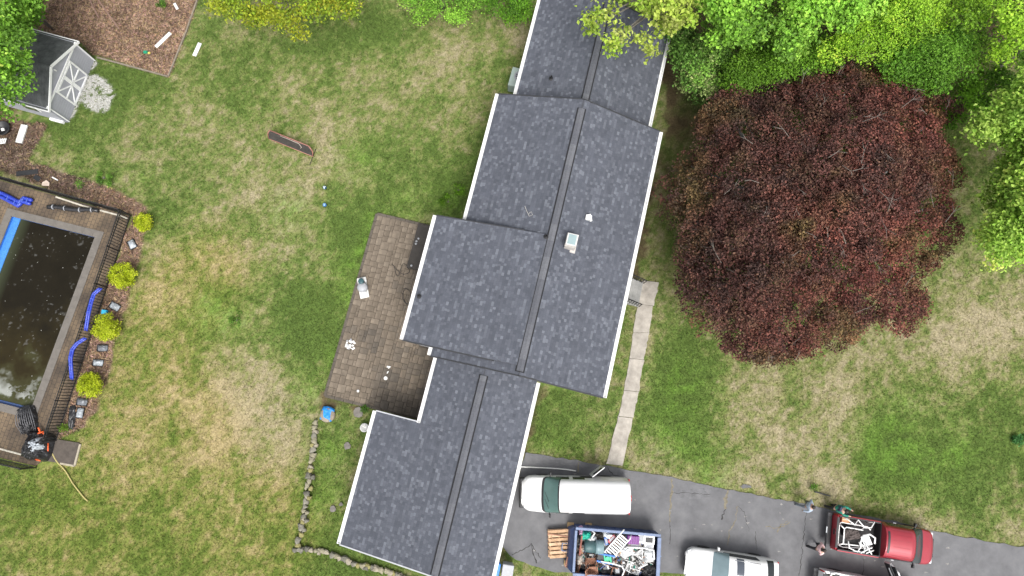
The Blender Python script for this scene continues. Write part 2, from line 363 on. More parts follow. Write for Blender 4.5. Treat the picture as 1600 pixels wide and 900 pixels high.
# ---------------------------------------------------------------- driveway with cracks
m_asph = mat('asphalt', (.114, .114, .12), .9, .3, 1.1, .5, 60, rgb2=(.17, .17, .176), spec=.25)
def sheet(name, pts, z0, z1, m, parent=None, **k):
    org = None if parent else Vector((pts[0][0], pts[0][1], 0))
    o = MB().prism(pts, z0, z1).build(name, m, parent, org); return tag(o, **k)
def ragged(poly, step, amp, closed=True):
    out = []; n = len(poly)
    for i in range(n if closed else n-1):
        a = Vector(poly[i][:2]); b = Vector(poly[(i+1) % n][:2]); k = max(1, int((b-a).length/step))
        for j in range(k):
            p = a.lerp(b, j/k); out.append((p.x+random.uniform(-amp, amp), p.y+random.uniform(-amp, amp)))
    return out
drive = sheet('driveway', ragged(DRIVE, .35, .05), -.06, .02, m_asph, kind='structure')
def crack(pts, w, m, z=.024, name='crack'):
    c = [Vector(p) for p in pts]; fine = []
    for a, b in zip(c[:-1], c[1:]):
        k = max(2, int((b-a).length/.12))
        for j in range(k): fine.append(a.lerp(b, j/k)+Vector((random.uniform(-.05, .05), random.uniform(-.05, .05), 0)))
    fine.append(c[-1]); mb = MB(); vs = []; fs = []
    for i, p in enumerate(fine):
        t = (fine[min(i+1, len(fine)-1)]-fine[max(i-1, 0)]).normalized(); nn = Vector((-t.y, t.x, 0)); h = w*random.uniform(.3, 1.2)*.5
        vs += [(p.x+nn.x*h, p.y+nn.y*h, z), (p.x-nn.x*h, p.y-nn.y*h, z)]
        if i: o = 2*i; fs.append((o-2, o-1, o+1, o))
    mb.add(vs, fs); return mb.build(name, m, drive, org=drive.location)
m_crk = mat('crack_dirt', (.17, .15, .11), .95, .4, 6); m_crkd = mat('crack_dark', (.035, .034, .033), .95, .3, 6); m_pat = mat('asphalt_patch', (.05, .05, .055), .9, .4, 3)
m_pale = mat('pale_scuff', (.24, .23, .22), .95, .3, 4)
for pts, w, m in (([(1049, 747), (1050, 765), (1047, 790), (1047, 815)], .12, m_crk), ([(1047, 815), (1046, 850)], .04, m_crkd),
                  ([(1138, 766), (1133, 780), (1134, 795)], .2, m_crk), ([(1134, 795), (1128, 805), (1127, 812)], .08, m_crkd), ([(1152, 790), (1148, 815), (1140, 830), (1137, 852)], .07, m_crk), ([(1152, 790), (1163, 800), (1170, 830)], .03, m_crkd),
                  ([(1230, 815), (1218, 822), (1214, 832)], .08, m_crk), ([(1260, 800), (1256, 830), (1253, 860), (1248, 900)], .04, m_crkd), ([(1180, 830), (1182, 860)], .03, m_crkd),
                  ([(1350, 875), (1349, 892), (1346, 905)], .04, m_crkd), ([(905, 722), (903, 738)], .1, m_crk), ([(946, 724), (955, 740), (975, 748)], .04, m_crkd),
                  ([(800, 868), (830, 850), (845, 872)], .05, m_crkd), ([(830, 850), (838, 880)], .06, m_crkd), ([(1195, 822), (1215, 826), (1235, 815)], .05, m_crk), ([(1046, 771), (1075, 770), (1110, 772)], .03, m_crkd)):
    crack([P(*q) for q in pts], w, m)
def blot(c, rx, ry, m, z=.0235, name='stain', parent=None, amp=.3):
    n = 40; vs = [(c.x, c.y, z)]
    ph = [random.uniform(0, 6) for _ in range(4)]
    for i in range(n):
        a = 2*PI*i/n; k = 1+amp*(.5*math.sin(3*a+ph[0])+.4*math.sin(5*a+ph[1])+.4*math.sin(9*a+ph[2])+random.uniform(-.3, .3))
        vs.append((c.x+rx*k*math.cos(a), c.y+ry*k*math.sin(a), z))
    o = MB().add(vs, [(0, 1+i, 1+(i+1) % n) for i in range(n)]).build(name, m, parent or drive, org=(parent or drive).location); return o
m_stain = mat('oil_stain', (.128, .128, .134), .85, .3, 2)
for px, py, rx, ry in ((1083, 772, .8, .28), (1095, 769, .35, .2), (992, 758, .6, .25), (842, 872, .3, .2), (1165, 760, .3, .1)):
    blot(P(px, py), rx, ry, m_stain, .0222+.0003*(px % 7)+.00004*(py % 9))
for k in range(70):
    px = random.uniform(800, 1500); py = random.uniform(740, 895); p = P(px, py)
    if inpoly(np.array([p.x]), np.array([p.y]), DRIVE)[0]: blot(p, random.uniform(.03, .09), random.uniform(.02, .05), m_pale, .0232+k*2e-5, 'scuff', amp=.6)

# ---------------------------------------------------------------- concrete path
m_conc = mat('concrete', (.35, .32, .28), .9, .3, 1.6, .4, 40)
walk = empty('concrete_path', P(990, 560)); tag(walk, kind='structure')
wl = [(1003, 438), (996, 475), (989, 520), (983, 560), (975, 610), (966, 650), (947, 725)]
wr = [(1030, 441), (1021, 478), (1014, 520), (1006, 562), (998, 612), (989, 653), (972, 728)]
for i in range(len(wl)-1):
    a, b, c, d = P(*wl[i]), P(*wr[i]), P(*wr[i+1]), P(*wl[i+1]); g = .01
    q = [a.lerp(d, g/2), b.lerp(c, g/2), c.lerp(b, g/2), d.lerp(a, g/2)]
    left = [q[3].lerp(q[0], j/8)+Vector((random.uniform(-.03, .03), 0, 0)) for j in range(9)]
    right = [q[1].lerp(q[2], j/8)+Vector((random.uniform(-.04, .04), 0, 0)) for j in range(9)]
    poly = left+right
    MB().prism([(p.x, p.y) for p in poly], -.05, .03+.003*(i % 3)).build('paving_slab', m_conc, walk, org=walk.location, bevel=.01)
# ---------------------------------------------------------------- house
HO = HW(-8, 0, 0)
house = empty('house', HO, 0, 'long grey shingled house with white gutters and stepped roof', 'house')
def hb(mb, name, m, parent=house, **k):       # world-space mesh -> child of the house (house empty is unrotated)
    off = HO
    p = parent
    while p is not None and p is not house: off = off+p.location; p = p.parent
    return mb.build(name, m, parent, org=off, **k)
m_side = mat('lap_siding', (.46, .47, .49), .7, .08, 3)
m_white = mat('white_trim', (.74, .74, .73), .5, .05, 3)
m_dark = mat('dark_gap', (.012, .012, .014), .9, .1, 3)
m_deckbd = mat('roof_sheathing', (.05, .05, .056), .95, .1, 3)
m_shing = mat('asphalt_shingle', (1, 1, 1), .95, .1, 1.2, .25, 90, attr=True, spec=.12)
def hexa(mb, b, t):
    """eight corners: four bottom, four top (same order, counter-clockwise from above)"""
    return mb.add(list(b)+list(t), [(3, 2, 1, 0), (4, 5, 6, 7), (0, 1, 5, 4), (1, 2, 6, 5), (2, 3, 7, 6), (3, 0, 4, 7)])
def walls(s0, s1, t0, t1, zl, zr, name='wall'):
    """lap-sided box walls as courses"""
    mb = MB(); n = int(max(zl, zr)/.2)
    for (a, b) in (((s0, t0), (s1, t0)), ((s1, t1), (s0, t1)), ((s0, t1), (s0, t0)), ((s1, t0), (s1, t1))):
        h = zl if a[1] == b[1] == t0 else (zr if a[1] == b[1] else min(zl, zr))
        A, Bv = HW(*a), HW(*b)
        mb.bar(A+Vector((0, 0, h/2)), Bv+Vector((0, 0, h/2)), .1, h)
        k = int(h/.18)
        for i in range(k):
            z = .18*i+.12
            mb.bar(A+Vector((0, 0, z)), Bv+Vector((0, 0, z)), .125, .03)
    return hb(mb, name, m_side)
PAL = np.array([[0.0784, 0.0846, 0.1023], [0.0843, 0.0908, 0.1096], [0.0903, 0.097, 0.1167], [0.0988, 0.1058, 0.1266], [0.1167, 0.1253, 0.1481], [0.1363, 0.1455, 0.1696]])
PW = np.array([.2, .24, .22, .14, .14, .06])
def slope(roof, s0, s1, te, ze, tr, zr, skip=None):
    """shingles on one slope, eave (te, ze) to ridge (tr, zr): every tab a small raised block"""
    L = math.hypot(tr-te, zr-ze); ex = .15; n = int(L/ex)+1
    e = np.array(HW(0, te, ze)); up = (np.array(HW(0, tr, zr))-e)/L; al = np.array(HL); nn = np.cross(al, up); nn = nn if nn[2] > 0 else -nn
    Q = []; Cc = []
    for i in range(n):
        q0 = i*ex; q1 = min((i+1)*ex, L-.02)
        if q1-q0 < .03: break
        s = s0-random.uniform(0, .2); row = random.uniform(.93, 1.06)
        while s < s1:
            w = random.choice((.13, .15, .17, .2, .24)); a = max(s, s0); b = min(s+w, s1); s += w
            if b-a < .03 or (skip and skip((a+b)/2, (q0+q1)/2/L)): continue
            ci = RNG.choice(6, p=PW); h = .006
            f0, f1 = e+up*(q0+.006), e+up*(q1+.001)
            Q.append([f0+al*a+nn*h, f0+al*(b-.004)+nn*h, f1+al*(b-.004)+nn*h*.7, f1+al*a+nn*h*.7, f0+al*a-nn*.006, f0+al*(b-.004)-nn*.006, f1+al*(b-.004)-nn*.006, f1+al*a-nn*.006])
            Cc.append(PAL[ci]*random.uniform(.94, 1.06)*row)
    V = np.array(Q).reshape(-1, 3)-np.array(HO); m = len(Q); o = np.arange(m)[:, None]*8
    flip = np.dot(np.cross(al, up), nn) < 0
    fs = [(0, 1, 2, 3), (4, 5, 1, 0), (5, 6, 2, 1), (7, 4, 0, 3)]
    if flip: fs = [f[::-1] for f in fs]
    F = np.concatenate([o+np.array(f)[None, :] for f in fs])
    ob = link('shingles', npmesh('shingles', V, F, m_shing, np.repeat(np.array(Cc), 8, 0)), roof); ob['kind'] = 'stuff'
    return ob
def slab(mb, s0, s1, ta, za, tb, zb, th=.16):
    d = .008
    b = [HW(s0, ta, za-th), HW(s1, ta, za-th), HW(s1, tb, zb-th), HW(s0, tb, zb-th)]; t = [HW(s0, ta, za-d), HW(s1, ta, za-d), HW(s1, tb, zb-d), HW(s0, tb, zb-d)]
    if (b[1]-b[0]).cross(b[3]-b[0]).z < 0: b, t = b[::-1], t[::-1]
    hexa(mb, b, t)
def gutter(roof, s0, s1, t, z, side):
    mb = MB()
    f = lambda tt, zz: (HW(s0, t+side*tt, z+zz), HW(s1, t+side*tt, z+zz))
    for (t0, z0, w, h) in ((.01, -.055, .02, .13), (.15, -.05, .03, .14), (.08, -.11, .16, .02)):
        a, b = f(t0, z0); mb.bar(a, b, w, h)
    for s in (s0+.01, s1-.01): mb.bar(HW(s, t+side*.0, z-.05), HW(s, t+side*.15, z-.05), .02, .12)
    a, b = f(.17, .012); mb.bar(a, b, .03, .02)
    hb(mb, 'gutter', m_white, roof)
    k = int(abs(s1-s0)/1.2)
    for i in range(k):
        s = s0+(i+.5)*(s1-s0)/k
        hb(MB().bar(HW(s, t+side*.01, z+.0), HW(s, t+side*.15, z+.0), .05, .015), 'gutter_strap', m_white, roof)
def rake(roof, s, ta, za, tb, zb, m):
    hb(MB().bar(HW(s, ta, za-.07), HW(s, tb, zb-.07), .06, .17), 'rake_board', m, roof)
m_cap = [mat('ridge_cap_%s' % n, c, .95, .15, 10, .4, 100, spec=.15) for n, c in (('charcoal', (.096, .1, .114)), ('grey', (.112, .116, .13)), ('slate', (.103, .107, .122)), ('pale', (.126, .13, .144)))]
def ridge(roof, s0, s1, t, z, pl, pr):
    """vented ridge: dark slot strip under overlapping caps"""
    mb = MB(); hw = .17
    for sgn, pit in ((-1, pl), (1, pr)):
        a = HW(s0, t, z+.03); b = HW(s1, t, z+.03); d = HW(0, sgn*(hw+.07), -(hw+.07)*pit+.02)
        v = [a, b, b+d, a+d]; lo = [x-Vector((0, 0, .05)) for x in v]
        hexa(mb, lo, v)
    hb(mb, 'ridge_vent', m_dark, roof)
    s = s0+.02; i = 0
    while s < s1-.1:
        L = random.choice((.3, .6, .9)); e = min(s+L, s1); mb = MB(); zz = z+.055+.006*(i % 2)
        for sgn, pit in ((-1, pl), (1, pr)):
            a = HW(s, t, zz); b = HW(e, t, zz); d = HW(0, sgn*hw, -hw*pit); v = [a, b, b+d, a+d]
            hexa(mb, [x-Vector((0, 0, .022)) for x in v], v)
        hb(mb, 'ridge_cap', random.choice(m_cap), roof); s = e; i += 1
m_rake_shade = mat('rake_shadow_line', (.03, .031, .035), .6, .1, 4)  # near-black rake colour stands in for the shadow line along the roof edges
def roofpart(label):
    o = bpy.data.objects.new('roof', None); COL.objects.link(o); o.parent = house; o['label'] = label; return o
# main block (B)
BS0, BS1, BL, BR_, BT, BE, BZ = -17.0, -1.88, -4.17, 5.12, .55, 4.0, 5.72
CS0, CS1, CT, CE = -9.25, -2.33, -5.75, 4.2
rB = roofpart('largest roof of dark grey shingles over the middle of the house')
mb = MB(); slab(mb, BS0, BS1, BL, BE, BT, BZ); slab(mb, BS0, BS1, BR_, BE, BT, BZ); hb(mb, 'roof_deck', m_deckbd, rB)
inC = lambda s, f: CS0+.3 < s < CS1-.3 and f < .93
slope(rB, BS0, BS1, BL, BE, BT, BZ, inC); slope(rB, BS0, BS1, BR_, BE, BT, BZ)
gutter(rB, BS0, CS0-.05, BL, BE, -1); gutter(rB, CS1+.02, BS1, BL, BE, -1); gutter(rB, BS0, BS1, BR_, BE, 1)
pB = (BZ-BE)/(BT-BL); pBr = (BZ-BE)/(BR_-BT)
ridge(rB, BS0+.5, BS1-.15, BT, BZ, pB, pBr)
for s in (BS0-.032, BS1+.032): rake(rB, s, BL, BE, BT, BZ, m_rake_shade); rake(rB, s, BT, BZ, BR_, BE, m_rake_shade)
# shed-dormer wing (C)
rC = roofpart('low pitched roof wing over the patio side of the house')
CR = BT-.2; CZ = BZ-.005
mb = MB(); slab(mb, CS0, CS1, CT, CE, CR, CZ+.012, .14); hb(mb, 'roof_deck', m_deckbd, rC)
slope(rC, CS0, CS1, CT, CE, CR, CZ+.018)
gutter(rC, CS0, CS1, CT, CE, -1)
for s in (CS0-.032, CS1+.032): rake(rC, s, CT, CE, CR-1.2, CZ-.3, m_rake_shade)
# upper wing (A)
AS0, AS1, AL, AR, AT, AE, AZ = -23.95, -16.75, -3.29, 4.56, .63, 3.0, 4.55
rA = roofpart('lower shaded roof end beneath the overhanging tree')
mb = MB(); slab(mb, AS0, AS1, AL, AE, AT, AZ); slab(mb, AS0, AS1, AR, AE, AT, AZ); hb(mb, 'roof_deck', m_deckbd, rA)
slope(rA, AS0, AS1, AL, AE, AT, AZ); slope(rA, AS0, AS1, AR, AE, AT, AZ)
gutter(rA, AS0, BS0-.55, AL, AE, -1); gutter(rA, AS0, BS0-.55, AR, AE, 1)
ridge(rA, AS0+.3, -17.1, AT, AZ, (AZ-AE)/(AT-AL), (AZ-AE)/(AR-AT))
for s in (AS0-.032,): rake(rA, s, AL, AE, AT, AZ, m_rake_shade); rake(rA, s, AT, AZ, AR, AE, m_rake_shade)
# garage wing (E)
ES0, ESJ, ES1, EL1, EL2, ER, ET, EE, EZ = -2.3, 1.64, 8.68, -3.9, -6.45, 1.62, -1.2, 3.15, 4.05
pE = (EZ-EE)/(ET-EL1); EE2 = EZ-(ET-EL2)*pE; pEr = (EZ-EE)/(ER-ET)
rE = roofpart('garage roof with a wide stepped out left slope')
mb = MB(); slab(mb, ES0, ESJ, EL1, EE, ET, EZ); slab(mb, ESJ, ES1, EL2, EE2, ET, EZ); slab(mb, ES0, ES1, ER, EE, ET, EZ); hb(mb, 'roof_deck', m_deckbd, rE)
Lr = (ET-EL1)/(ET-EL2)
slope(rE, ES0, ESJ, EL1, EE, ET, EZ); slope(rE, ESJ, ES1, EL2, EE2, ET, EZ); slope(rE, ES0, ES1, ER, EE, ET, EZ)
gutter(rE, BS1+.02, ESJ+.02, EL1, EE, -1); gutter(rE, ESJ, ES1, EL2, EE2, -1); gutter(rE, BS1+.02, ES1, ER, EE, 1)
ridge(rE, BS1+.35, ES1-.05, ET, EZ, pE, pEr)
rake(rE, ESJ-.032, EL2, EE2, EL1-.15, EE-.05, m_side); rake(rE, ES1+.032, EL2, EE2, ET, EZ, m_side); rake(rE, ES1+.032, ET, EZ, ER, EE, m_side)
# walls under the roofs
walls(BS0+.3, BS1-.3, BL+.4, BR_-.4, BE-.2, BE-.2); walls(CS0+.25, CS1-.25, CT+.35, BL+.35, CE-.12, BE-.1); walls(AS0+.3, BS0+.28, AL+.35, AR-.35, AE-.12, AE-.12)
walls(BS1-.28, ESJ+.2, EL1+.35, ER-.35, EE-.16, EE-.16); walls(ESJ+.25, ES1-.3, EL2+.35, ER-.36, EE2-.12, EE-.16)
def gable(s, ta, za, tr, zr, tb, zb):
    mb = MB(); d = .1
    for o in (0,):
        v = [HW(s, ta, za-.1), HW(s, tb, zb-.1), HW(s, tr, zr-.18)]; w = [HW(s+d, ta, za-.1), HW(s+d, tb, zb-.1), HW(s+d, tr, zr-.18)]
        mb.add(v+w, [(0, 1, 2), (5, 4, 3), (0, 3, 4, 1), (1, 4, 5, 2), (2, 5, 3, 0)])
    hb(mb, 'gable_wall', m_side)
gable(BS0+.3, BL+.5, BE, BT, BZ, BR_-.5, BE); gable(BS1-.4, BL+.5, BE, BT, BZ, BR_-.5, BE); gable(AS0+.3, AL+.4, AE, AT, AZ, AR-.4, AE); gable(ES1-.4, EL2+.4, EE2, ET, EZ, ER-.4, EE)
for s in (CS0+.22, CS1-.32):      # cheek walls of the wing
    mb = MB(); v = [HW(s, CT+.4, 2.5), HW(s, BT-1.2, 5.0), HW(s, BT-1.2, CZ-.48), HW(s, CT+.4, CE-.1)]; w = [x+HL*.1 for x in v]
    hb(mb.add(v+w, [(0, 1, 2, 3), (7, 6, 5, 4), (0, 4, 5, 1), (1, 5, 6, 2), (2, 6, 7, 3), (3, 7, 4, 0)]), 'cheek_wall', m_side)
# windows and doors in the long walls (mostly under the eaves)
m_glass = mat('window_glass', (.03, .035, .04), .08, .1, 3, spec=.6)
def window(s, t, z, w, h, side):
    fr = hb(MB().bar(HW(s-w/2-.06, t, z), HW(s+w/2+.06, t, z), .14, h+.12), 'window', m_white)
    hb(MB().bar(HW(s-w/2, t+side*.06, z), HW(s+w/2, t+side*.06, z), .05, h), 'pane', m_glass, fr)
    hb(MB().bar(HW(s, t+side*.08, z-h/2), HW(s, t+side*.08, z+h/2), .05, .04, up=tuple(HT)), 'mullion', m_white, fr)
for s in (-15, -12, -6, -3.6): window(s, BR_-.4, 2.4, 1.3, 1.2, 1)
for s in (-15, -12): window(s, BL+.4, 2.4, 1.2, 1.1, -1)
for s in (-7.6, -4): window(s, CT+.35, 1.9, 1.6, 1.6, -1)
for s in (-22, -19.5): window(s, AR-.35, 1.8, 1.0, 1.0, 1)
# entry door on the walk side
dr = hb(MB().bar(HW(-9.0, BR_-.4, 1.75), HW(-8.05, BR_-.4, 1.75), .15, 2.05), 'door', mat('front_door', (.2, .04, .03), .5, .1, 3))
hb(MB().box(HW(-8.15, BR_-.28, 1.7), (.06, .06, .12)), 'handle', m_dark, dr)
gd = hb(MB().bar(HW(2.4, ER-.35, 1.15), HW(5.2, ER-.35, 1.15), .14, 2.25), 'garage_door', m_white)
gd2 = hb(MB().bar(HW(5.6, ER-.35, 1.15), HW(8.2, ER-.35, 1.15), .14, 2.25), 'garage_door', m_white)
for g, a, b in ((gd, 2.4, 5.2), (gd2, 5.6, 8.2)):
    for i in range(4): hb(MB().bar(HW(a+.1, ER-.27, .35+.53*i), HW(b-.1, ER-.27, .35+.53*i), .03, .42), 'door_panel', m_white, g)
# roof fittings
m_blk = mat('black_rubber', (.016, .016, .018), .5, .2, 5)
def onroof(px, py, zg, plane):
    """point on a roof plane under a photo pixel: plane = (te, ze, tr, zr)"""
    te, ze, tr, zr = plane; z = zg
    for _ in range(12):
        t = ST(px, py, z)[1]; z = ze+(zr-ze)*(t-te)/(tr-te)
    s, t = ST(px, py, z); return HW(s, t, z)
plA = (AL, AE, AT, AZ); plBr = (BR_, BE, BT, BZ); plC = (CT, CE, CR, CZ); plBl = (BL, BE, BT, BZ)
for px, py, pl in ((861, 123, plA), (853, 370, plC), (655, 463, plC)):
    p = onroof(px, py, 4, pl); mb = MB().lathe([(.13, -.05), (.13, .03), (.07, .08), (.055, .1), (.055, .3), (.04, .3), (.04, .12)], 16, p)
    hb(mb, 'vent_pipe', m_blk)
p = onroof(919, 341, 5, plBr)
mb = MB().box(p+Vector((0, 0, .1)), (.26, .3, .26), RZ(HA)); mb.bar(p+Vector((.05, .17, .14)), p+Vector((.13, -.2, .14)), .13, .16)
hb(mb, 'roof_vent', m_white, bevel=.02)
p = onroof(891, 381, 5, plBr); M = RZ(R(-13.5))
m_chim = mat('chimney_metal', (.48, .45, .42), .45, .15, 4)
chm = hb(MB().box(p+Vector((0, 0, .22)), (.56, .66, .9), M), 'chimney', m_chim, bevel=.01)
hb(MB().box(p+Vector((0, 0, .7)), (.6, .7, .06), M), 'chimney_crown', mat('crown_grey', (.42, .4, .37), .6, .1, 4), chm, bevel=.01)
for dx in (-.27, .27):
    for dy in (-.3, .3): hb(MB().box(p+M @ Vector((dx, dy, .8)), (.04, .04, .16), M), 'cap_post', m_chim, chm)
hb(MB().box(p+Vector((0, 0, .91)), (.56, .64, .05), M, .96), 'chimney_cap', mat('cap_white', (.58, .57, .55), .5, .08, 4), chm, bevel=.01)
hb(MB().box(p+Vector((0, 0, .94)), (.42, .52, .03), M), 'cap_panel', mat('pale_teal_metal', (.25, .33, .34), .4, .08, 3), chm)
hb(MB().box(p+Vector((0, 0, -.1))+M @ Vector((-.02, -.02, 0)), (.72, .84, .16), M), 'flashing', m_chim, chm)
# downspout at the inner corner and a loose wire on the roof
hb(MB().tube([HW(CS0-.12, BL-.1, BE-.12), HW(CS0-.12, BL+.22, BE-.5), HW(CS0-.12, BL+.24, .1)], .05, 8), 'downspout', m_white)
w_ = [onroof(x, y, 5, plBl)+Vector((0, 0, .03)) for x, y in ((820, 322), (823, 330), (827, 338), (832, 336), (830, 331), (826, 334))]
hb(MB().tube(w_, .012, 5), 'loose_wire', mat('pale_wire', (.45, .43, .4), .6, .1, 4))
# ---------------------------------------------------------------- front steps with iron railings
st0 = HW(-8.5, BR_-.33, 0)
steps = empty('entry_steps', st0, R(-13.5), 'grey stone entry steps with black iron railings beside the eave', 'steps')
m_stone = mat('step_stone', (.28, .28, .27), .85, .2, 3, .3)
for i in range(4):
    h = .72-.18*i; x0 = 0 if i == 0 else .95+.28*(i-1); x1 = .95+.28*i
    MB().box(((x0+x1)/2, 0, h/2), (x1-x0-.004, 1.5, h)).build('step', m_stone, steps, bevel=.015)
for sy in (-.72, .72):
    mb = MB(); mb.bar((.2, sy, 1.55), (.95, sy, 1.55), .05, .04); mb.bar((.95, sy, 1.55), (1.85, sy, .95), .05, .04)
    for k in range(11):
        x = .2+k*.165; zt = 1.55 if x < .95 else 1.55-(x-.95)*.667; zb = .72 if x < .95 else max(.0, .72-.18*(1+int((x-.95)/.28)))
        mb.box((x, sy, (zt+zb)/2), (.035, .035, zt-zb))
    mb.build('railing', m_blk, steps)
# ---------------------------------------------------------------- patio: separate pavers in a course-work of three sizes
patio = empty('patio', HW(-4, -7, 0)); tag(patio, kind='structure'); PO = patio.location
pp = [(p[0], p[1]) for p in PATIO]
MB().prism(pp, -.05, .035).build('patio_bed', mat('joint_sand', (.075, .063, .049), .95, .4, 4), patio, org=PO)
PAVC = [(0.133, 0.107, 0.08), (0.143, 0.115, 0.086), (0.157, 0.127, 0.096), (0.112, 0.092, 0.071), (0.173, 0.141, 0.107), (0.121, 0.1, 0.078), (0.089, 0.075, 0.06)]
m_pav = [mat('paver_%s' % n, c, .9, .32, 1.6, .5, 35) for n, c in zip(('brown', 'tan', 'buff', 'umber', 'sand', 'clay', 'soot'), PAVC)]
U = .165; ns, ntt = int((1.62+9.6-.1)/U), int((9.95-5.5)/U)+1
ns2 = ns; nt2 = int((9.95-3.9-.1)/U)
occ = np.zeros((ns2, nt2), bool); shared = {}
for i in range(ns2):
    for j in range(nt2):
        s0 = -9.52+i*U; t0 = -9.87+j*U
        if t0 > -5.5 and -9.1 < s0 < -2.5: occ[i, j] = True
PV = []
for i in range(ns2):
    for j in range(nt2):
        if occ[i, j]: continue
        opts = [(2, 3), (3, 2), (2, 2), (2, 2), (3, 3), (2, 3)]; random.shuffle(opts)
        for a, b in opts+[(1, 2), (2, 1), (1, 1)]:
            if i+a <= ns2 and j+b <= nt2 and not occ[i:i+a, j:j+b].any(): break
        occ[i:i+a, j:j+b] = True
        sc_, tc_ = -9.52+(i+a/2)*U, -9.87+(j+b/2)*U
        soot = float(fbm(np.array([sc_+20.]), np.array([tc_+20.]), .45, 3)[0])+.05*(tc_+7.0)*1.6+.022*(sc_+4)
        mi = random.choice((6, 3, 3, 5)) if soot > .56 else (random.choice((2, 4, 1, 0)) if soot < .42 else random.choice((0, 1, 3, 5, 0)))
        PV.append((a*b, a, b, mi, sc_, tc_))
PV.sort(key=lambda q: -q[0])
def paver_geo(a, b):
    x, y = a*U-.012, b*U-.012; z0, z1, e = -.03, .03, .01
    r1 = [(-x/2, -y/2), (x/2, -y/2), (x/2, y/2), (-x/2, y/2)]
    vs = [(p[0], p[1], z0) for p in r1]+[(p[0], p[1], z1-e) for p in r1]+[(p[0]*(1-2*e/x), p[1]*(1-2*e/y), z1) for p in r1]; fs = [(8, 9, 10, 11)]
    for k in range(4):
        n_ = (k+1) % 4; fs += [(k, n_, 4+n_, 4+k), (4+k, 4+n_, 8+n_, 8+k)]
    return vs, fs
rest = {}
for q, (_, a, b, mi, sc_, tc_) in enumerate(PV):
    c = HW(sc_, tc_, .045+random.uniform(-.006, .006))-PO; ro = (random.uniform(-.012, .012), random.uniform(-.012, .012), HA+random.uniform(-.01, .01)); vs, fs = paver_geo(a, b)
    if q < 300:
        if (a, b, mi) not in shared: shared[(a, b, mi)] = MB().add(vs, fs).mesh('paver', m_pav[mi])
        link('paver', shared[(a, b, mi)], patio, c, ro)
    else:
        M = ROT(*ro); rest.setdefault(mi, MB()).add([M @ Vector(v)+c for v in vs], fs)
for mi, mb in rest.items(): mb.build('small_pavers', m_pav[mi], patio)['kind'] = 'stuff'
for a, b in (((-9.58, -9.93), (1.6, -9.93)), ((-9.58, -9.9), (-9.58, -6.4)), ((1.58, -9.9), (1.58, -6.6))):
    k = int((Vector(b)-Vector(a)).length/.5)
    for i in range(k):
        u = Vector(a).lerp(Vector(b), i/k); v = Vector(a).lerp(Vector(b), (i+.96)/k)
        MB().bar(HW(u.x, u.y, .05), HW(v.x, v.y, .05+random.uniform(-.01, .01)), .16, .1).build('edge_stone', m_pav[6], patio, org=PO)
# ---------------------------------------------------------------- pool
pool = empty('swimming_pool', PL(2.5, POOL_L/2), 0, 'swimming pool of murky dark water with grey coping', 'pool'); OO = pool.location
def pb(mb, name, m, parent=pool, **k): return mb.build(name, m, parent, org=OO, **k)
m_liner = mat('blue_liner', (.035, .16, .52), .35, .3, 14, spec=.5)
m_cop = mat('pool_coping', (.135, .122, .108), .85, .15, 3, .3)
WZ = -.14; PD = -1.7
for (a, b) in (((0, 0), (POOL_W, 0)), ((POOL_W, 0), (POOL_W, POOL_L)), ((POOL_W, POOL_L), (0, POOL_L)), ((0, POOL_L), (0, 0))):
    A, B = PL(*a), PL(*b); c = PL(POOL_W/2, POOL_L/2); out = ((A+B)/2-c).normalized()*.05
    pb(MB().bar(A+out+Vector((0, 0, -.85)), B+out+Vector((0, 0, -.85)), .1, 1.76), 'pool_wall', m_liner)
pb(MB().prism([PL(0, 0)[:2], PL(POOL_W, 0)[:2], PL(POOL_W, POOL_L)[:2], PL(0, POOL_L)[:2]], PD-.1, PD), 'pool_floor', m_liner)
# water: opaque murk, with a pale film of pollen drifted into the lower corner and a few floating flecks
mw = bpy.data.materials.new('murky_water'); mw.use_nodes = True; n = mw.node_tree; b = n.nodes['Principled BSDF']
tc = n.nodes.new('ShaderNodeTexCoord'); at = n.nodes.new('ShaderNodeVertexColor'); at.layer_name = 'col'
n.links.new(at.outputs[0], b.inputs['Base Color']); b.inputs['Roughness'].default_value = .05; b.inputs['IOR'].default_value = 1.33; b.inputs['Specular IOR Level'].default_value = .28
nz = n.nodes.new('ShaderNodeTexNoise'); nz.inputs['Scale'].default_value = 3; n.links.new(tc.outputs['Object'], nz.inputs['Vector'])
bp = n.nodes.new('ShaderNodeBump'); bp.inputs['Strength'].default_value = .05; n.links.new(nz.outputs[0], bp.inputs['Height']); n.links.new(bp.outputs[0], b.inputs['Normal'])
nu, nv = 130, 320; uu, vv = np.meshgrid(np.linspace(.001, POOL_W-.45, nu), np.linspace(.001, POOL_L-.001, nv)); uu, vv = uu.ravel(), vv.ravel()
A_, U_, V_ = np.array(POOL_A), np.array(pool_u), np.array(pool_v)
wv = A_[None]-uu[:, None]*U_+vv[:, None]*V_; wv[:, 2] = WZ
n1 = fbm(uu, vv, .8, 4, 3); n2 = fbm(uu, vv, 3.5, 4, 11); n3 = fbm(uu, vv, 9, 3, 23)
base = np.array([.011, .009, .005])[None]*(.7+.7*n1)[:, None]
brown = np.clip((vv/POOL_L-.45)*2.2+(n1-.5)*1.2, 0, 1)[:, None]; base = base*(1-brown)+np.array([.03, .023, .008])*brown
grn = np.clip((vv/POOL_L-.72)*4+(n1-.5)*2, 0, 1)[:, None]; base = base*(1-grn)+np.array([.05, .055, .024])*grn
wallband = np.clip(1-(POOL_W-.45-uu)/.7, 0, 1)[:, None]*.8; base = base*(1-wallband)+np.array([.045, .055, .03])*wallband
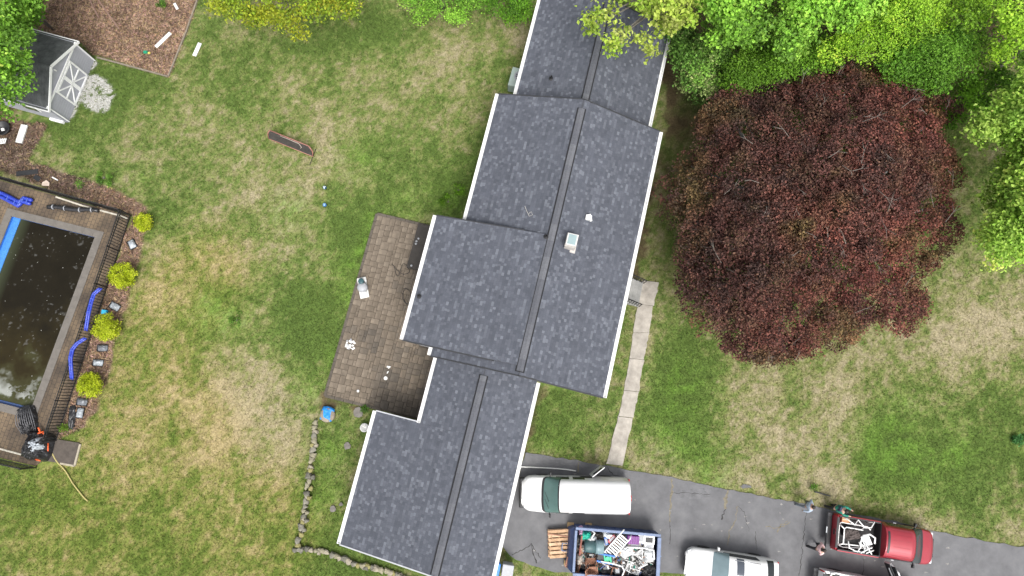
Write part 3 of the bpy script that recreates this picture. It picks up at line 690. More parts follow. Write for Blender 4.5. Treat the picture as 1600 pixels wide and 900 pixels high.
film = np.clip((vv/POOL_L-.80+(n1-.5)*.5)*9, 0, 1)*np.clip((uu-.25+(n2-.5)*1.4)*2.4, 0, 1)*np.clip((POOL_L-.35-vv+(n2-.5)*.8)*4, 0, 1)
film = film*np.where(n2+.25*n3 > .52+.12*np.exp(-((uu-.9)/.7)**2), 1, np.clip((uu-1.6)*.6, 0, .9)); film = film[:, None]*.93
base = base*(1-film)+np.array([.27, .28, .26])*film
spk = ((fbm(uu, vv, 5.5, 3, 51) > .66) & (n1 > .5))*np.clip((n3-.42)*3, 0, 1)*.3; base = base*(1-spk[:, None])+np.array([.2, .2, .19])*spk[:, None]
II = np.arange(nu*nv).reshape(nv, nu); F = np.stack([II[:-1, :-1], II[1:, :-1], II[1:, 1:], II[:-1, 1:]], -1).reshape(-1, 4)
if np.cross(-U_, V_)[2] > 0: F = F[:, ::-1]
link('water', npmesh('water', wv-np.array(OO), F[:, ::-1], mw, base), pool)
pb(MB().prism([PL(POOL_W-.45, 0)[:2], PL(POOL_W, 0)[:2], PL(POOL_W, POOL_L)[:2], PL(POOL_W-.45, POOL_L)[:2]], PD, -.1), 'bench', mat('blue_liner_bench', (.05, .2, .52), .4, .45, 25, spec=.5))
pb(MB().prism([PL(0, POOL_L-.14)[:2], PL(POOL_W-.45, POOL_L-.14)[:2], PL(POOL_W-.45, POOL_L)[:2], PL(0, POOL_L)[:2]], PD, -.1), 'ledge', mat('dull_blue_liner', (.04, .08, .2), .5, .3, 10))
# coping stones round the edge
cop = [((-.43, -.43), (POOL_W+.43, -.43), 'h', -.215), ((-.43, POOL_L+.43), (POOL_W+.43, POOL_L+.43), 'h', .215), ((0, 0), (0, POOL_L), 'r', 0), ((POOL_W, 0), (POOL_W, POOL_L), 'l', 0)]
for i in range(10):
    for v in (-.215, POOL_L+.215):
        a = -.43+i*(POOL_W+.86)/10; e = -.43+(i+1)*(POOL_W+.86)/10-.006; pb(MB().bar(PL(a, v, .03), PL(e, v, .03), .43, .1), 'coping_stone', m_cop)
k = 17
for i in range(k):
    for u in (-.215, POOL_W+.215):
        pb(MB().bar(PL(u, i*POOL_L/k+.003, .03), PL(u, (i+1)*POOL_L/k-.003, .03), .43, .1), 'coping_stone', m_cop)
# flecks and leaves floating
m_fl = mat('floating_fleck', (.5, .5, .46), .8, .3, 4)
mb = MB()
for i in range(40):
    u, v = random.uniform(.2, POOL_W-.8), random.uniform(.3, POOL_L-.3); a = random.uniform(0, 6); r = random.uniform(.008, .03)
    p = PL(u, v, WZ+.006); mb.add([p+Vector((r*math.cos(a+q), r*math.sin(a+q)*.7, 0)) for q in (0, 1.3, 2.9, 4.4)], [(0, 1, 2, 3)])
o = pb(mb, 'floating_flecks', m_fl); o['kind'] = 'stuff'
# deck of small pavers
md = bpy.data.materials.new('deck_pavers'); md.use_nodes = True; n = md.node_tree; b = n.nodes['Principled BSDF']; b.inputs['Roughness'].default_value = .9
tc = n.nodes.new('ShaderNodeTexCoord'); mp = n.nodes.new('ShaderNodeMapping'); mp.inputs['Rotation'].default_value[2] = -math.atan2(pool_v.y, pool_v.x)
br = n.nodes.new('ShaderNodeTexBrick'); br.inputs['Scale'].default_value = 1; br.inputs['Brick Width'].default_value = .32; br.inputs['Row Height'].default_value = .22; br.inputs['Mortar Size'].default_value = .012
br.inputs['Color1'].default_value = (.145, .108, .072, 1); br.inputs['Color2'].default_value = (.112, .084, .06, 1); br.inputs['Mortar'].default_value = (.05, .042, .034, 1)
nz = n.nodes.new('ShaderNodeTexNoise'); nz.inputs['Scale'].default_value = .7; nz.inputs['Detail'].default_value = 6
mr = n.nodes.new('ShaderNodeMapRange'); mr.inputs[1].default_value = .38; mr.inputs[2].default_value = .68
mx = n.nodes.new('ShaderNodeMix'); mx.data_type = 'RGBA'; mx.blend_type = 'MULTIPLY'; mx.inputs[0].default_value = 1
cr = n.nodes.new('ShaderNodeMix'); cr.data_type = 'RGBA'; cr.inputs[6].default_value = (.5, .5, .52, 1); cr.inputs[7].default_value = (1.25, 1.2, 1.1, 1)
bp = n.nodes.new('ShaderNodeBump'); bp.inputs['Strength'].default_value = .6; bp.inputs['Distance'].default_value = .01; bp.invert = True
for a, c in ((tc.outputs['Object'], mp.inputs[0]), (mp.outputs[0], br.inputs['Vector']), (tc.outputs['Object'], nz.inputs['Vector']), (nz.outputs[0], mr.inputs[0]), (mr.outputs[0], cr.inputs[0]), (br.outputs['Color'], mx.inputs[6]), (cr.outputs[2], mx.inputs[7]), (mx.outputs[2], b.inputs['Base Color']), (br.outputs['Fac'], bp.inputs['Height']), (bp.outputs[0], b.inputs['Normal'])): n.links.new(a, c)
deck = empty('pool_deck', PL(2.5, -1)); tag(deck, kind='structure')
DR = -1.72; e = .435; DB = POOL_L+1.9
for pts in ([P(204, 338), P(-70, 263), PL(POOL_W+3, -e), PL(-e, -e)], [P(204, 338), PL(-e, -e), PL(-e, POOL_L+e), P(90, 690)], [P(90, 690), PL(-e, POOL_L+e), PL(POOL_W+3, POOL_L+e), P(-110, 690), P(56, 728), P(84, 706)], [PL(POOL_W+e, -e), PL(POOL_W+3, -e), PL(POOL_W+3, POOL_L+e), PL(POOL_W+e, POOL_L+e)]):
    MB().prism([(p.x, p.y) for p in pts], -.05, .05).build('paving', md, deck, org=deck.location)
landing = PP([(88, 686), (125, 692), (117, 727), (72, 720)])
o = MB().prism(landing, -.05, .06).build('paving', mat('dark_slab', (.075, .062, .052), .9, .3, 3, .4), deck, org=deck.location)
ribbon('slab_edge', [P(126, 694), P(117, 728), P(95, 724)], .1, -.04, .07, mat('pale_stone', (.34, .3, .23), .9, .2, 4), label='pale edging stones round the dark slab by the pool gate', cat='edging')

# ---------------------------------------------------------------- black picket fence round the pool
m_iron = mat('black_iron', (.014, .014, .015), .45, .1, 5)
FC = P(205, 337); FB = P(89, 688); FD = P(57, 730)
runs = [(P(-70, 261), FC), (FC, FB), (FD, P(-70, 701))]
pk = MB().box((0, 0, .66), (.034, .034, 1.24)).mesh('picket', m_iron)
FHT = 1.32
def fence(a, b, label):
    d = b-a; L = d.length; d.normalize(); ang = math.atan2(d.y, d.x)
    f = empty('pool_fence', a, ang, label, 'fence', 'black picket fences round the pool')
    k = round(L/2.1)
    for i in range(k+1):
        MB().box((i*L/k, 0, FHT/2+.03), (.06, .06, FHT+.06)).add([], []).build('post', m_iron, f)
    for z in (.12, FHT-.22, FHT-.03): MB().box((L/2, 0, z), (L, .04, .05)).build('rail', m_iron, f)
    q = int(L/.17)
    for i in range(1, q):
        if abs((i*L/q) % (L/k)) < .05: continue
        link('picket', pk, f, (i*L/q, 0, 0))
    return f
fence(*runs[0], 'black picket fence run along the upper edge of the pool deck')
fence(*runs[1], 'long black picket fence between pool and yellow green bushes')
fence(*runs[2], 'short black picket fence run below the pool, by the tarp heap')
m_kerb = mat('white_kerb', (.46, .43, .36), .85, .3, 6)
ribbon('kerb_stone', [P(88, 308), P(130, 322), P(183, 336), P(200, 342)], .09, -.02, .08, m_kerb, label='pale strip of kerb along the fence foot at the upper pool deck', cat='kerb')
ribbon('kerb_stone', [P(-40, 688), P(0, 701), P(45, 713)], .09, -.02, .08, m_kerb, label='pale strip of kerb along the lower pool deck', cat='kerb')

# ---------------------------------------------------------------- foliage
def leafcloud(C, N, size, cols, up=.5, fold=.25):
    """one folded diamond leaf per centre C, facing roughly N"""
    n = len(C); nn = N+RNG.normal(0, .55, (n, 3)); nn[:, 2] += up; nn /= np.linalg.norm(nn, axis=1)[:, None]+1e-9
    r = RNG.normal(0, 1, (n, 3)); u = np.cross(nn, r); u /= np.linalg.norm(u, axis=1)[:, None]+1e-9; v = np.cross(nn, u)
    L = size*RNG.uniform(.6, 1.35, n)[:, None]; w = L*RNG.uniform(.55, .8, n)[:, None]
    V = np.stack([C-u*L*.5, C+v*w*.5+nn*fold*w, C+u*L*.5, C-v*w*.5+nn*fold*w], 1).reshape(-1, 3)
    i = np.arange(n)[:, None]*4
    F = np.concatenate([i+np.array([[0, 1, 2]]), i+np.array([[0, 2, 3]])])
    return V, F, np.repeat(cols, 4, 0)
m_leaf = mat('leaf', (1, 1, 1), .55, .08, 3, attr=True, spec=.3, trans=.4)
m_leafr = mat('beech_leaf', (1, 1, 1), .6, .08, 3, attr=True, spec=.2, trans=.15)
m_bark = mat('grey_bark', (.15, .135, .115), .9, .25, 5, .5)
m_barkp = mat('pale_bark', (.17, .15, .13), .9, .2, 5, .4)
def outline_blobs(poly, nb, zt, ze, rb, dome=2.0, zj=.25):
    """blob centres filling a crown whose outline in the photo is poly; heights rise in a dome from ze (edge) to zt"""
    xs = np.array([p[0] for p in poly], float); ys = np.array([p[1] for p in poly], float)
    out = []; mx_ = None
    while len(out) < nb:
        x = RNG.uniform(xs.min(), xs.max(), 400); y = RNG.uniform(ys.min(), ys.max(), 400); k = inpoly(x, y, poly); x, y = x[k], y[k]; d = edgedist(x, y, poly)
        mx_ = max(mx_ or 0, d.max())
        for a, b, c in zip(x, y, d):
            if c < rb*26*.35: continue
            if any((a-o[0])**2+(b-o[1])**2 < (rb*26*.5)**2 for o in out) and RNG.random() < .8: continue
            out.append((a, b, c))
            if len(out) >= nb: break
    o = np.array(out); e = np.clip(o[:, 2]/mx_, 0, 1); z = ze+(zt-ze)*np.power(1-(1-e)**dome, .6)+RNG.normal(0, zj, len(o))
    return PN(o[:, 0], o[:, 1], z)
def crown_mesh(name, B, rb, nleaf, size, pal, mleaf, sprig=7, flat=.75, jit=.25, spread=.17, tint=None):
    """leaves gathered in sprigs over the shells of the blobs B"""
    nb = len(B); ns_ = nleaf//sprig; bi = RNG.integers(0, nb, ns_)
    rad = (rb*RNG.uniform(.65, 1.25, nb))[bi]
    d = RNG.normal(0, 1, (ns_, 3)); d /= np.linalg.norm(d, axis=1)[:, None]; d[:, 2] = np.where(RNG.random(ns_) < .8, np.abs(d[:, 2]), d[:, 2])
    sc = RNG.uniform(.72, 1.08, ns_)
    S = B[bi]+d*(rad*sc)[:, None]*np.array([1, 1, flat])
    tone = RNG.integers(0, len(pal), nb); hue = np.where(RNG.random(ns_) < .7, tone[bi], RNG.integers(0, len(pal), ns_))
    k = np.repeat(np.arange(ns_), sprig); C = S[k]+RNG.normal(0, spread, (len(k), 3))*np.array([1, 1, .5]); N = d[k]*.6
    col = np.array(pal)[hue[k]]*(1+RNG.normal(0, jit, len(k)))[:, None].clip(.4, 1.7)*(1+RNG.normal(0, .12, nb))[bi][k][:, None]
    if tint is not None: col = col*tint(C)
    return leafcloud(C, N, size, np.clip(col, .002, .8))
def tree(name, label, cat, poly, nb, zt, ze, rb, nleaf, size, pal, base=None, tr=.18, mleaf=None, group=None, sprig=7, bark=None, extra=None, limbs=14, twigs=0, dome=2.0, jit=.25, flat=.75, spread=.17, tint=None, zj=.25):
    B = outline_blobs(poly, nb, zt, ze, rb, dome, zj) if poly else np.zeros((0, 3))
    if extra is not None: B = np.concatenate([B, np.array([tuple(P(x, y, z)) for x, y, z in extra])])
    g = P(*base) if base else Vector((B[:, 0].mean(), B[:, 1].mean(), 0)); g.z = -.05
    t = empty(name, g, 0, label, cat, group); G = np.array(g)
    V, F, c = crown_mesh(name, B, rb, nleaf, size, pal, mleaf, sprig, flat, jit, spread, tint)
    link('crown' if cat == 'tree' else 'foliage', npmesh('crown', V-G, F, mleaf or m_leaf, c), t)
    mb = MB(); top = Vector((B[:, 0].mean(), B[:, 1].mean(), 0))-g; zc = float(B[:, 2].mean())
    if cat == 'tree':
        fork = Vector((top.x*.25, top.y*.25, zc*.45)); mb.tube([(0, 0, 0), (fork.x*.4, fork.y*.4, zc*.2), fork, Vector((top.x*.6, top.y*.6, zc*.8))], [tr*1.5, tr*1.05, tr*.9, tr*.4], 10)
        mb.build('trunk', bark or m_bark, t, smooth=True)
        idx = RNG.choice(len(B), min(limbs, len(B)), replace=False)
        for i in idx:
            e = Vector(B[i])-g; m = fork.lerp(e, .5)+Vector((random.uniform(-.3, .3), random.uniform(-.3, .3), .4))
            MB().tube([fork*.9, m, e+Vector((0, 0, rb*.2))], [tr*.5, tr*.32, tr*.1], 7).build('limb', bark or m_bark, t, smooth=True)
        if twigs:
            mb = MB()
            for _ in range(twigs):
                i = RNG.integers(len(B)); e = Vector(B[i])-g+Vector((random.uniform(-.6, .6), random.uniform(-.6, .6), rb*flat*random.uniform(.75, 1.0))); a = random.uniform(0, 6.28); L = random.uniform(.5, 1.3)
                dv = Vector((math.cos(a), math.sin(a), random.uniform(-.15, .25)))*L; mid = e+dv*.5+Vector((random.uniform(-.12, .12), random.uniform(-.12, .12), .1))
                mb.tube([e, mid, e+dv], [.016, .011, .004], 5)
                for q in range(2):
                    a2 = a+random.uniform(-.9, .9); mb.tube([mid, mid+Vector((math.cos(a2), math.sin(a2), random.uniform(0, .2)))*L*.45], [.01, .004], 4)
            o = mb.build('twigs', m_barkp, t, smooth=True); o['kind'] = 'stuff'
    else:
        for q in range(5):
            a = q*1.26; MB().tube([(0, 0, 0), (math.cos(a)*rb*.3, math.sin(a)*rb*.3, zc*.5), (math.cos(a)*rb*.6, math.sin(a)*rb*.6, zc*.9)], [.04, .03, .012], 6).build('stem', m_bark, t, smooth=True)
    return t
BRT = [(0.228, 0.457, 0.051), (0.186, 0.377, 0.044), (0.29, 0.544, 0.062), (0.144, 0.289, 0.039), (0.352, 0.596, 0.083)]
MIDG = [(0.135, 0.301, 0.025), (0.17, 0.365, 0.029), (0.112, 0.24, 0.025), (0.204, 0.416, 0.032)]
YLG = [(0.328, 0.536, 0.039), (0.26, 0.465, 0.035), (0.385, 0.615, 0.056), (0.212, 0.396, 0.032)]
DRK_ = [(0.049, 0.119, 0.025), (0.063, 0.14, 0.031), (0.077, 0.161, 0.035), (0.039, 0.091, 0.022), (0.14, 0.224, 0.084)]
DRK = [(0.111, 0.23, 0.038), (0.13, 0.265, 0.043), (0.169, 0.31, 0.051), (0.091, 0.19, 0.03), (0.39, 0.483, 0.17)]
PALE = [(0.386, 0.584, 0.092), (0.309, 0.515, 0.072), (0.464, 0.653, 0.122), (0.251, 0.43, 0.061)]
YEL = [(.36, .4, .03), (.44, .44, .04), (.26, .36, .03), (.32, .38, .03), (.2, .3, .025)]
RED = [(0.088, 0.038, 0.032), (0.106, 0.046, 0.036), (0.074, 0.036, 0.03), (0.124, 0.052, 0.04), (0.061, 0.034, 0.029), (0.102, 0.055, 0.037)]
# the copper beech: fresh red growth on its right side, older purple leaves on the left, a few olive patches
def beech_tint(C):
    q = np.clip((C[:, 0]-11)/14+(fbm(C[:, 0], C[:, 1], .35, 3, 70)-.5)*2.0, 0, 1)[:, None]; o = np.clip((fbm(C[:, 0], C[:, 1], .5, 3, 170)-.56)*5, 0, 1)[:, None]
    t = np.array([1.0, 1.02, 1.02])*(1-q)+np.array([1.38, 1.12, 1.06])*q
    return t*(1-o*.8)+np.array([1.25, 1.7, 1.0])*o*.8
tree('copper_beech', 'huge dark purple red beech tree spreading over the front lawn', 'tree',
     [(1030, 288), (1068, 268), (1085, 215), (1100, 180), (1140, 140), (1210, 132), (1260, 112), (1330, 92), (1370, 96), (1400, 120), (1440, 128), (1490, 160), (1503, 205), (1490, 250), (1500, 300), (1508, 378), (1475, 400), (1440, 425), (1443, 490), (1400, 520), (1360, 505), (1340, 556), (1300, 545), (1240, 558), (1168, 574), (1128, 540), (1085, 505), (1058, 470), (1064, 415), (1054, 360)],
     420, 8.6, 2.6, .74, 235000, .12, RED, base=(1245, 385), tr=.42, mleaf=m_leafr, limbs=40, twigs=90, tint=beech_tint, jit=.55, spread=.11, sprig=9, zj=.4, bark=mat('beech_bark', (.2, .19, .18), .85, .15, 3, .2))
GG = 'green trees behind the house and front lawn'
tree('maple_tree', 'bright green maple leaning over the garden shed roof', 'tree', [(-140, -120), (20, -110), (62, 0), (55, 20), (28, 42), (52, 52), (56, 85), (40, 100), (66, 118), (40, 128), (26, 150), (12, 188), (-30, 190), (-150, 120)], 70, 7.0, 4.0, .75, 26000, .2, BRT, base=(-60, 40), tr=.2)
tree('dark_shrub', 'dark green shrub between shed roof and mulch bed', 'shrub', [(28, -20), (64, -20), (62, 25), (45, 42), (28, 35)], 12, 2.6, 1.4, .5, 3500, .16, MIDG)
tree('yellow_flowering_tree', 'yellow flowering tree at the top edge of the back lawn', 'tree', [(325, -55), (328, 10), (365, 30), (412, 36), (428, 42), (438, 62), (470, 64), (482, 42), (505, 34), (552, 26), (560, -55)], 55, 5.0, 3.2, .45, 8500, .17, YEL, base=(430, -60), tr=.13, sprig=5, spread=.24)
tree('round_bush', 'bright green rounded bush at the top of the lawn', 'bush', [(622, -50), (632, 18), (664, 42), (692, 48), (720, 38), (750, 43), (760, 12), (755, -50)], 28, 2.4, 1.0, .55, 12000, .11, BRT, group='bushes along the upper lawn edge')
tree('round_bush', 'mid green bush tucked against the upper roof corner', 'bush', [(748, -50), (752, 14), (778, 30), (804, 44), (838, 42), (850, -50)], 20, 2.3, 1.0, .5, 9000, .11, [(.13, .3, .02), (.16, .34, .025), (.1, .24, .02)], group='bushes along the upper lawn edge')
tree('blossoming_maple', 'yellow green budding tree hanging over the upper roof end', 'tree', [(970, -50), (990, 10), (1005, 38), (1040, 50), (1075, 40), (1110, 20), (1120, -50)], 20, 9.2, 7.6, .34, 2800, .22, [(.42, .52, .09), (.34, .46, .06), (.48, .54, .14), (.28, .42, .05)],
     base=(1075, -10), tr=.2, sprig=6, limbs=22, spread=.2, extra=[(918, 30, 8.2), (935, 24, 8.2), (950, 22, 8.2), (924, 46, 8), (960, 64, 7.8), (970, 54, 7.9), (957, 78, 7.6), (1003, 62, 7.9), (1015, 76, 7.6), (1030, 48, 8), (925, -14, 8.6), (965, 0, 8.4)])
tree('broad_maple', 'vivid green maple behind the copper beech, nearest the roof corner', 'tree', [(1075, -140), (1070, 20), (1098, 62), (1130, 72), (1175, 82), (1212, 98), (1238, 92), (1262, 62), (1300, 40), (1345, 45), (1372, 10), (1380, -140)], 90, 9.5, 6.0, .8, 30000, .2, BRT, base=(1200, -40), tr=.26, group=GG)
tree('dogwood_tree', 'dark green tree with pale flecks beside the white gutter', 'tree', [(1046, 40), (1048, 95), (1062, 128), (1085, 148), (1108, 168), (1145, 150), (1160, 120), (1130, 60)], 40, 4.6, 2.2, .5, 13000, .15, DRK, base=(1100, 70), tr=.12, jit=.4, group=GG)
tree('young_maple', 'mid green low tree squeezed between dark tree and beech', 'tree', [(1128, 108), (1150, 138), (1165, 146), (1215, 125), (1260, 115), (1320, 92), (1300, 60), (1240, 70), (1170, 80)], 42, 5.6, 3.4, .7, 16000, .13, [(.15, .31, .025), (.18, .35, .03), (.12, .25, .022)], base=(1215, 70), tr=.12, group=GG)
tree('locust_tree', 'fine leaved yellow green tree at the top right of the lawn', 'tree', [(1265, 85), (1300, 100), (1345, 100), (1400, 72), (1440, 75), (1475, 45), (1490, 0), (1500, -140), (1365, -140), (1360, 20)], 66, 7.6, 4.5, .75, 26000, .12, YLG, base=(1410, -30), tr=.18, group=GG)
tree('ash_tree', 'mid green tree at the upper right beyond the beech', 'tree', [(1376, 92), (1400, 124), (1432, 140), (1470, 150), (1508, 120), (1512, 70), (1490, 30), (1440, 66), (1402, 66)], 40, 6.4, 4.2, .8, 17000, .13, [(.14, .31, .03), (.17, .35, .035), (.11, .25, .025)], base=(1460, 60), tr=.16, group=GG)
tree('linden_tree', 'pale yellow green tree in the upper right corner', 'tree', [(1492, 62), (1496, 20), (1540, -20), (1560, -140), (1760, -140), (1760, 60), (1640, 90), (1560, 98), (1520, 88)], 50, 8.5, 6.0, .75, 19000, .17, YLG, base=(1620, -30), tr=.2, group=GG)
tree('understory_tree', 'shaded thin tree under the upper right canopy', 'tree', [(1455, 165), (1475, 190), (1500, 205), (1540, 175), (1600, 200), (1700, 180), (1700, 90), (1600, 90), (1520, 110)], 34, 3.4, 2.0, .65, 9000, .16, MIDG, base=(1570, 130), tr=.09, group=GG)
tree('norway_maple', 'light green leafy maple along the right edge beside the beech', 'tree', [(1640, 110), (1600, 120), (1570, 150), (1545, 175), (1510, 196), (1520, 218), (1560, 220), (1588, 240), (1570, 262), (1552, 278), (1570, 300), (1535, 305), (1530, 318), (1560, 330), (1540, 350), (1532, 385), (1550, 415), (1590, 400), (1640, 420), (1700, 400), (1700, 110)], 150, 8.8, 5.2, .6, 42000, .19, PALE, base=(1690, 280), tr=.24, group=GG, limbs=26, spread=.2)
tree('understory_thicket', 'low green thicket filling the shade under the upper right trees', 'tree', [(1068, -40), (1062, 60), (1110, 100), (1180, 100), (1260, 100), (1340, 84), (1400, 96), (1470, 120), (1540, 120), (1640, 130), (1640, -40)], 90, 3.6, 2.6, .85, 24000, .17, [(.14, .29, .03), (.17, .33, .035), (.12, .25, .028), (.2, .35, .04)], base=(1330, 20), tr=.1, group=GG)
# bare leaning limb among the right hand trees
fl = empty('fallen_limb', P(1500, 150, 0), 0, 'grey bare limb slanting down among the right hand trees', 'branch')
MB().tube([P(1620, 60, 4.2)-fl.location, P(1570, 98, 3.2)-fl.location, P(1530, 130, 1.8)-fl.location, P(1490, 158, .05)-fl.location], [.13, .12, .1, .05], 8).build('limb', m_barkp, fl, smooth=True)
MB().tube([P(1545, 118, 2.3)-fl.location, P(1520, 118, 2.2)-fl.location, P(1500, 125, 2.0)-fl.location], [.06, .045, .02], 6).build('side_branch', m_barkp, fl, smooth=True)
# pool-side bushes
AZ_ = [(.42, .5, .018), (.48, .55, .025), (.36, .44, .018), (.52, .58, .05)]
for (px, py, r, lab) in ((192, 431, .78, 'yellow green azalea bush beside the fence, second from the top'), (166, 512, .78, 'yellow green azalea bush beside the small bright blue box'), (141, 602, .74, 'lowest yellow green azalea bush above the two grey bags'), (224, 348, .5, 'small yellow green bush at the fence corner')):
    q = r*26; poly = [(px+q*math.cos(a)*random.uniform(.9, 1.08), py+q*math.sin(a)*random.uniform(.9, 1.05)) for a in np.linspace(0, 6.1, 12)]
    tree('azalea_bush', lab, 'bush', poly, int(46*r/.78), .66*r/.78, .3, .19, int(5200*r/.78), .08, AZ_, base=(px, py), group='yellow green bushes by the pool fence', sprig=6, spread=.06)
WEED = [(.12, .25, .03), (.15, .29, .04), (.09, .2, .03)]
def weed(px, py, r, n, lab, pal=WEED, size=.07):
    q = r*26; poly = [(px+q*math.cos(a)*random.uniform(.8, 1.1), py+q*math.sin(a)*random.uniform(.8, 1.1)) for a in np.linspace(0, 6.0, 9)]
    tree('low_plant', lab, 'plant', poly, 7, .16, .08, .13, n, size, pal, base=(px, py), group='low plants in the lawn', sprig=5, spread=.06)
weed(163, 278, .6, 1100, 'pale green low plant at the lawn edge by the mulch strip'); weed(124, 288, .22, 300, 'tiny green plant in the mulch near the home plate'); weed(370, 500, .55, 500, 'bright green clump alone in the middle of the back lawn')
weed(700, 315, .5, 900, 'leafy green weeds against the house wall above the patio', [(.1, .22, .012), (.13, .27, .015)]); weed(716, 298, .45, 700, 'leafy green weeds higher along the same house wall', [(.1, .22, .012), (.13, .27, .015)])
weed(1594, 690, .5, 900, 'bluish green clump at the right edge of the front lawn', [(.07, .22, .06), (.09, .26, .07)], .09); weed(1272, 762, .22, 260, 'small green weed at the end of the black bar'); weed(252, 8, .28, 420, 'small bright green plant in the top mulch bed')
weed(252, 3, .2, 200, 'green seedling at the picture top above the mulch'); weed(570, 640, .3, 400, 'green weeds at the patio corner by the garage'); weed(100, 668, .3, 420, 'green weeds at the foot of the fence above the dark slab', [(.18, .27, .02), (.12, .22, .02)])
# ---------------------------------------------------------------- garden shed
fa, fb_ = P(147, 93), P(106, 191); fu = (fb_-fa).normalized(); SW = (fb_-fa).length; fang = math.atan2(fu.y, fu.x)
fv = Vector((fu.y, -fu.x, 0))            # outwards to the camera side or back?
if fv.x > 0: fv = -fv                     # depth goes left, away from the lawn
shed = empty('garden_shed', fa, 0, 'grey garden shed with white trim and braced double doors', 'shed')
def SB(u, v, z): return fu*u+fv*v+Vector((0, 0, z))
SD, SH, SR = 4.2, 2.0, 3.05
m_shw = mat('shed_siding', (.36, .365, .405), .7, .06, 3); m_shr = mat('shed_shingle', (.06, .064, .066), .95, .3, 6, .4, 60)
for (a, b) in (((0, 0), (SW, 0)), ((SW, 0), (SW, SD)), ((SW, SD), (0, SD)), ((0, SD), (0, 0))):
    mb = MB(); A, B = SB(*a, 0), SB(*b, 0); mb.bar(A+Vector((0, 0, SH/2)), B+Vector((0, 0, SH/2)), .06, SH)
    w = mb.build('wall', m_shw, shed)
    for i in range(10): MB().bar(A+Vector((0, 0, .1+.2*i)), B+Vector((0, 0, .1+.2*i)), .075, .185).build('siding_board', m_shw, w)
for v in (0, SD-.06):
    A = [SB(0, v, SH), SB(SW, v, SH), SB(SW/2, v, SR)]; B = [x+fv*.06 for x in A]
    MB().add(A+B, [(0, 1, 2), (5, 4, 3), (0, 3, 4, 1), (1, 4, 5, 2), (2, 5, 3, 0)]).build('gable', m_shw, shed)
m_shwh = mat('shed_white_trim', (.86, .86, .85), .5, .03, 3)
for sgn, u0 in ((-1, -.16), (1, SW+.16)):
    e0, e1 = SB(u0, -.14, SH-.1), SB(u0, SD+.14, SH-.1); r0, r1 = SB(SW/2, -.14, SR+.06), SB(SW/2, SD+.14, SR+.06); dz = Vector((0, 0, .06))
    rf = MB(); hexa(rf, [e0-dz, e1-dz, r1-dz, r0-dz] if sgn > 0 else [e0-dz, r0-dz, r1-dz, e1-dz], [e0, e1, r1, r0] if sgn > 0 else [e0, r0, r1, e1])
    rp = rf.build('roof', m_shr, shed)
    L = (r0-e0).length; n = int(L/.16)
    mb = MB()
    for i in range(n):
        a = e0.lerp(r0, i/n); q = (e1-e0).normalized(); nn = (r0-e0).cross(e1-e0).normalized(); nn = nn if nn.z > 0 else -nn
        x = 0
        while x < SD+.26:
            w = random.choice((.2, .3, .3)); w = min(w, SD+.28-x)
            c = a+(r0-e0)/n*.5+q*(x+w/2)+nn*(.004+random.uniform(0, .008)); ax = q; ay = (r0-e0).normalized(); M = Matrix((ax, ay, ax.cross(ay))).transposed()
            mb.box(c, (w-.012, L/n-.004, .016), M); x += w
    o = mb.build('shingles', mat('shed_tab', (.075, .08, .08), .95, .4, 2.5, .3, 60), rp); o['kind'] = 'stuff'
    MB().bar(e0+Vector((0, 0, -.03)), r0+Vector((0, 0, -.03)), .05, .15).build('rake_trim', m_shwh, shed)
    MB().bar(e0, e1, .05, .1).build('eave_trim', m_shwh, shed)
for u in (.06, SW-.06): MB().bar(SB(u, -.05, 0), SB(u, -.05, SH), .13, .05, up=tuple(fu)).build('corner_board', m_shwh, shed)
MB().bar(SB(-.05, -.055, SH), SB(SW+.05, -.055, SH), .05, .13).build('frieze_board', m_shwh, shed)
MB().bar(SB(SW/2, -.06, SR-.5), SB(SW/2, -.06, SR-.36), .14, .05, up=tuple(fu)).build('gable_vent', m_shwh, shed)
dw, dh = 1.9, 1.75; du = SW/2
door0 = MB().bar(SB(du, -.045, .08+dh/2)-fu*dw/2, SB(du, -.045, .08+dh/2)+fu*dw/2, .04, dh).build('door', m_shw, shed)
def dbar(u0, z0, u1, z1, w=.1): MB().bar(SB(du+u0, -.08, .08+z0), SB(du+u1, -.08, .08+z1), .04, w, up=tuple(-fv)).build('door_trim', m_shwh, door0) if False else MB().bar(SB(du+u0, -.08, .08+z0), SB(du+u1, -.08, .08+z1), w, .04, up=tuple(fv)).build('door_trim', m_shwh, door0)
for a in (-dw/2-.06, -.055, .055, dw/2+.06): dbar(a, -.02, a, dh+.05, .1)
for z in (.03, dh): dbar(-dw/2-.1, z, dw/2+.1, z, .12)
dbar(-dw/2, dh/2, -.1, dh/2); dbar(.1, dh/2, dw/2, dh/2)
for sx in (-1, 1):
    dbar(sx*.1, dh/2, sx*dw/2, .06, .075); dbar(sx*.1, dh/2, sx*dw/2, dh-.03, .075)
# side window with open white shutters on the lower wall
wn = MB().bar(SB(SW+.05, 1.0, 1.35), SB(SW+.05, 2.0, 1.35), .06, .8).build('window', m_shwh, shed)
MB().bar(SB(SW+.08, 1.08, 1.35), SB(SW+.08, 1.92, 1.35), .04, .66).build('pane', m_glass, wn)
MB().bar(SB(SW+.12, .15, .12), SB(SW+.12, 1.0, .12), .14, .2).build('ramp_board', m_shwh, shed)

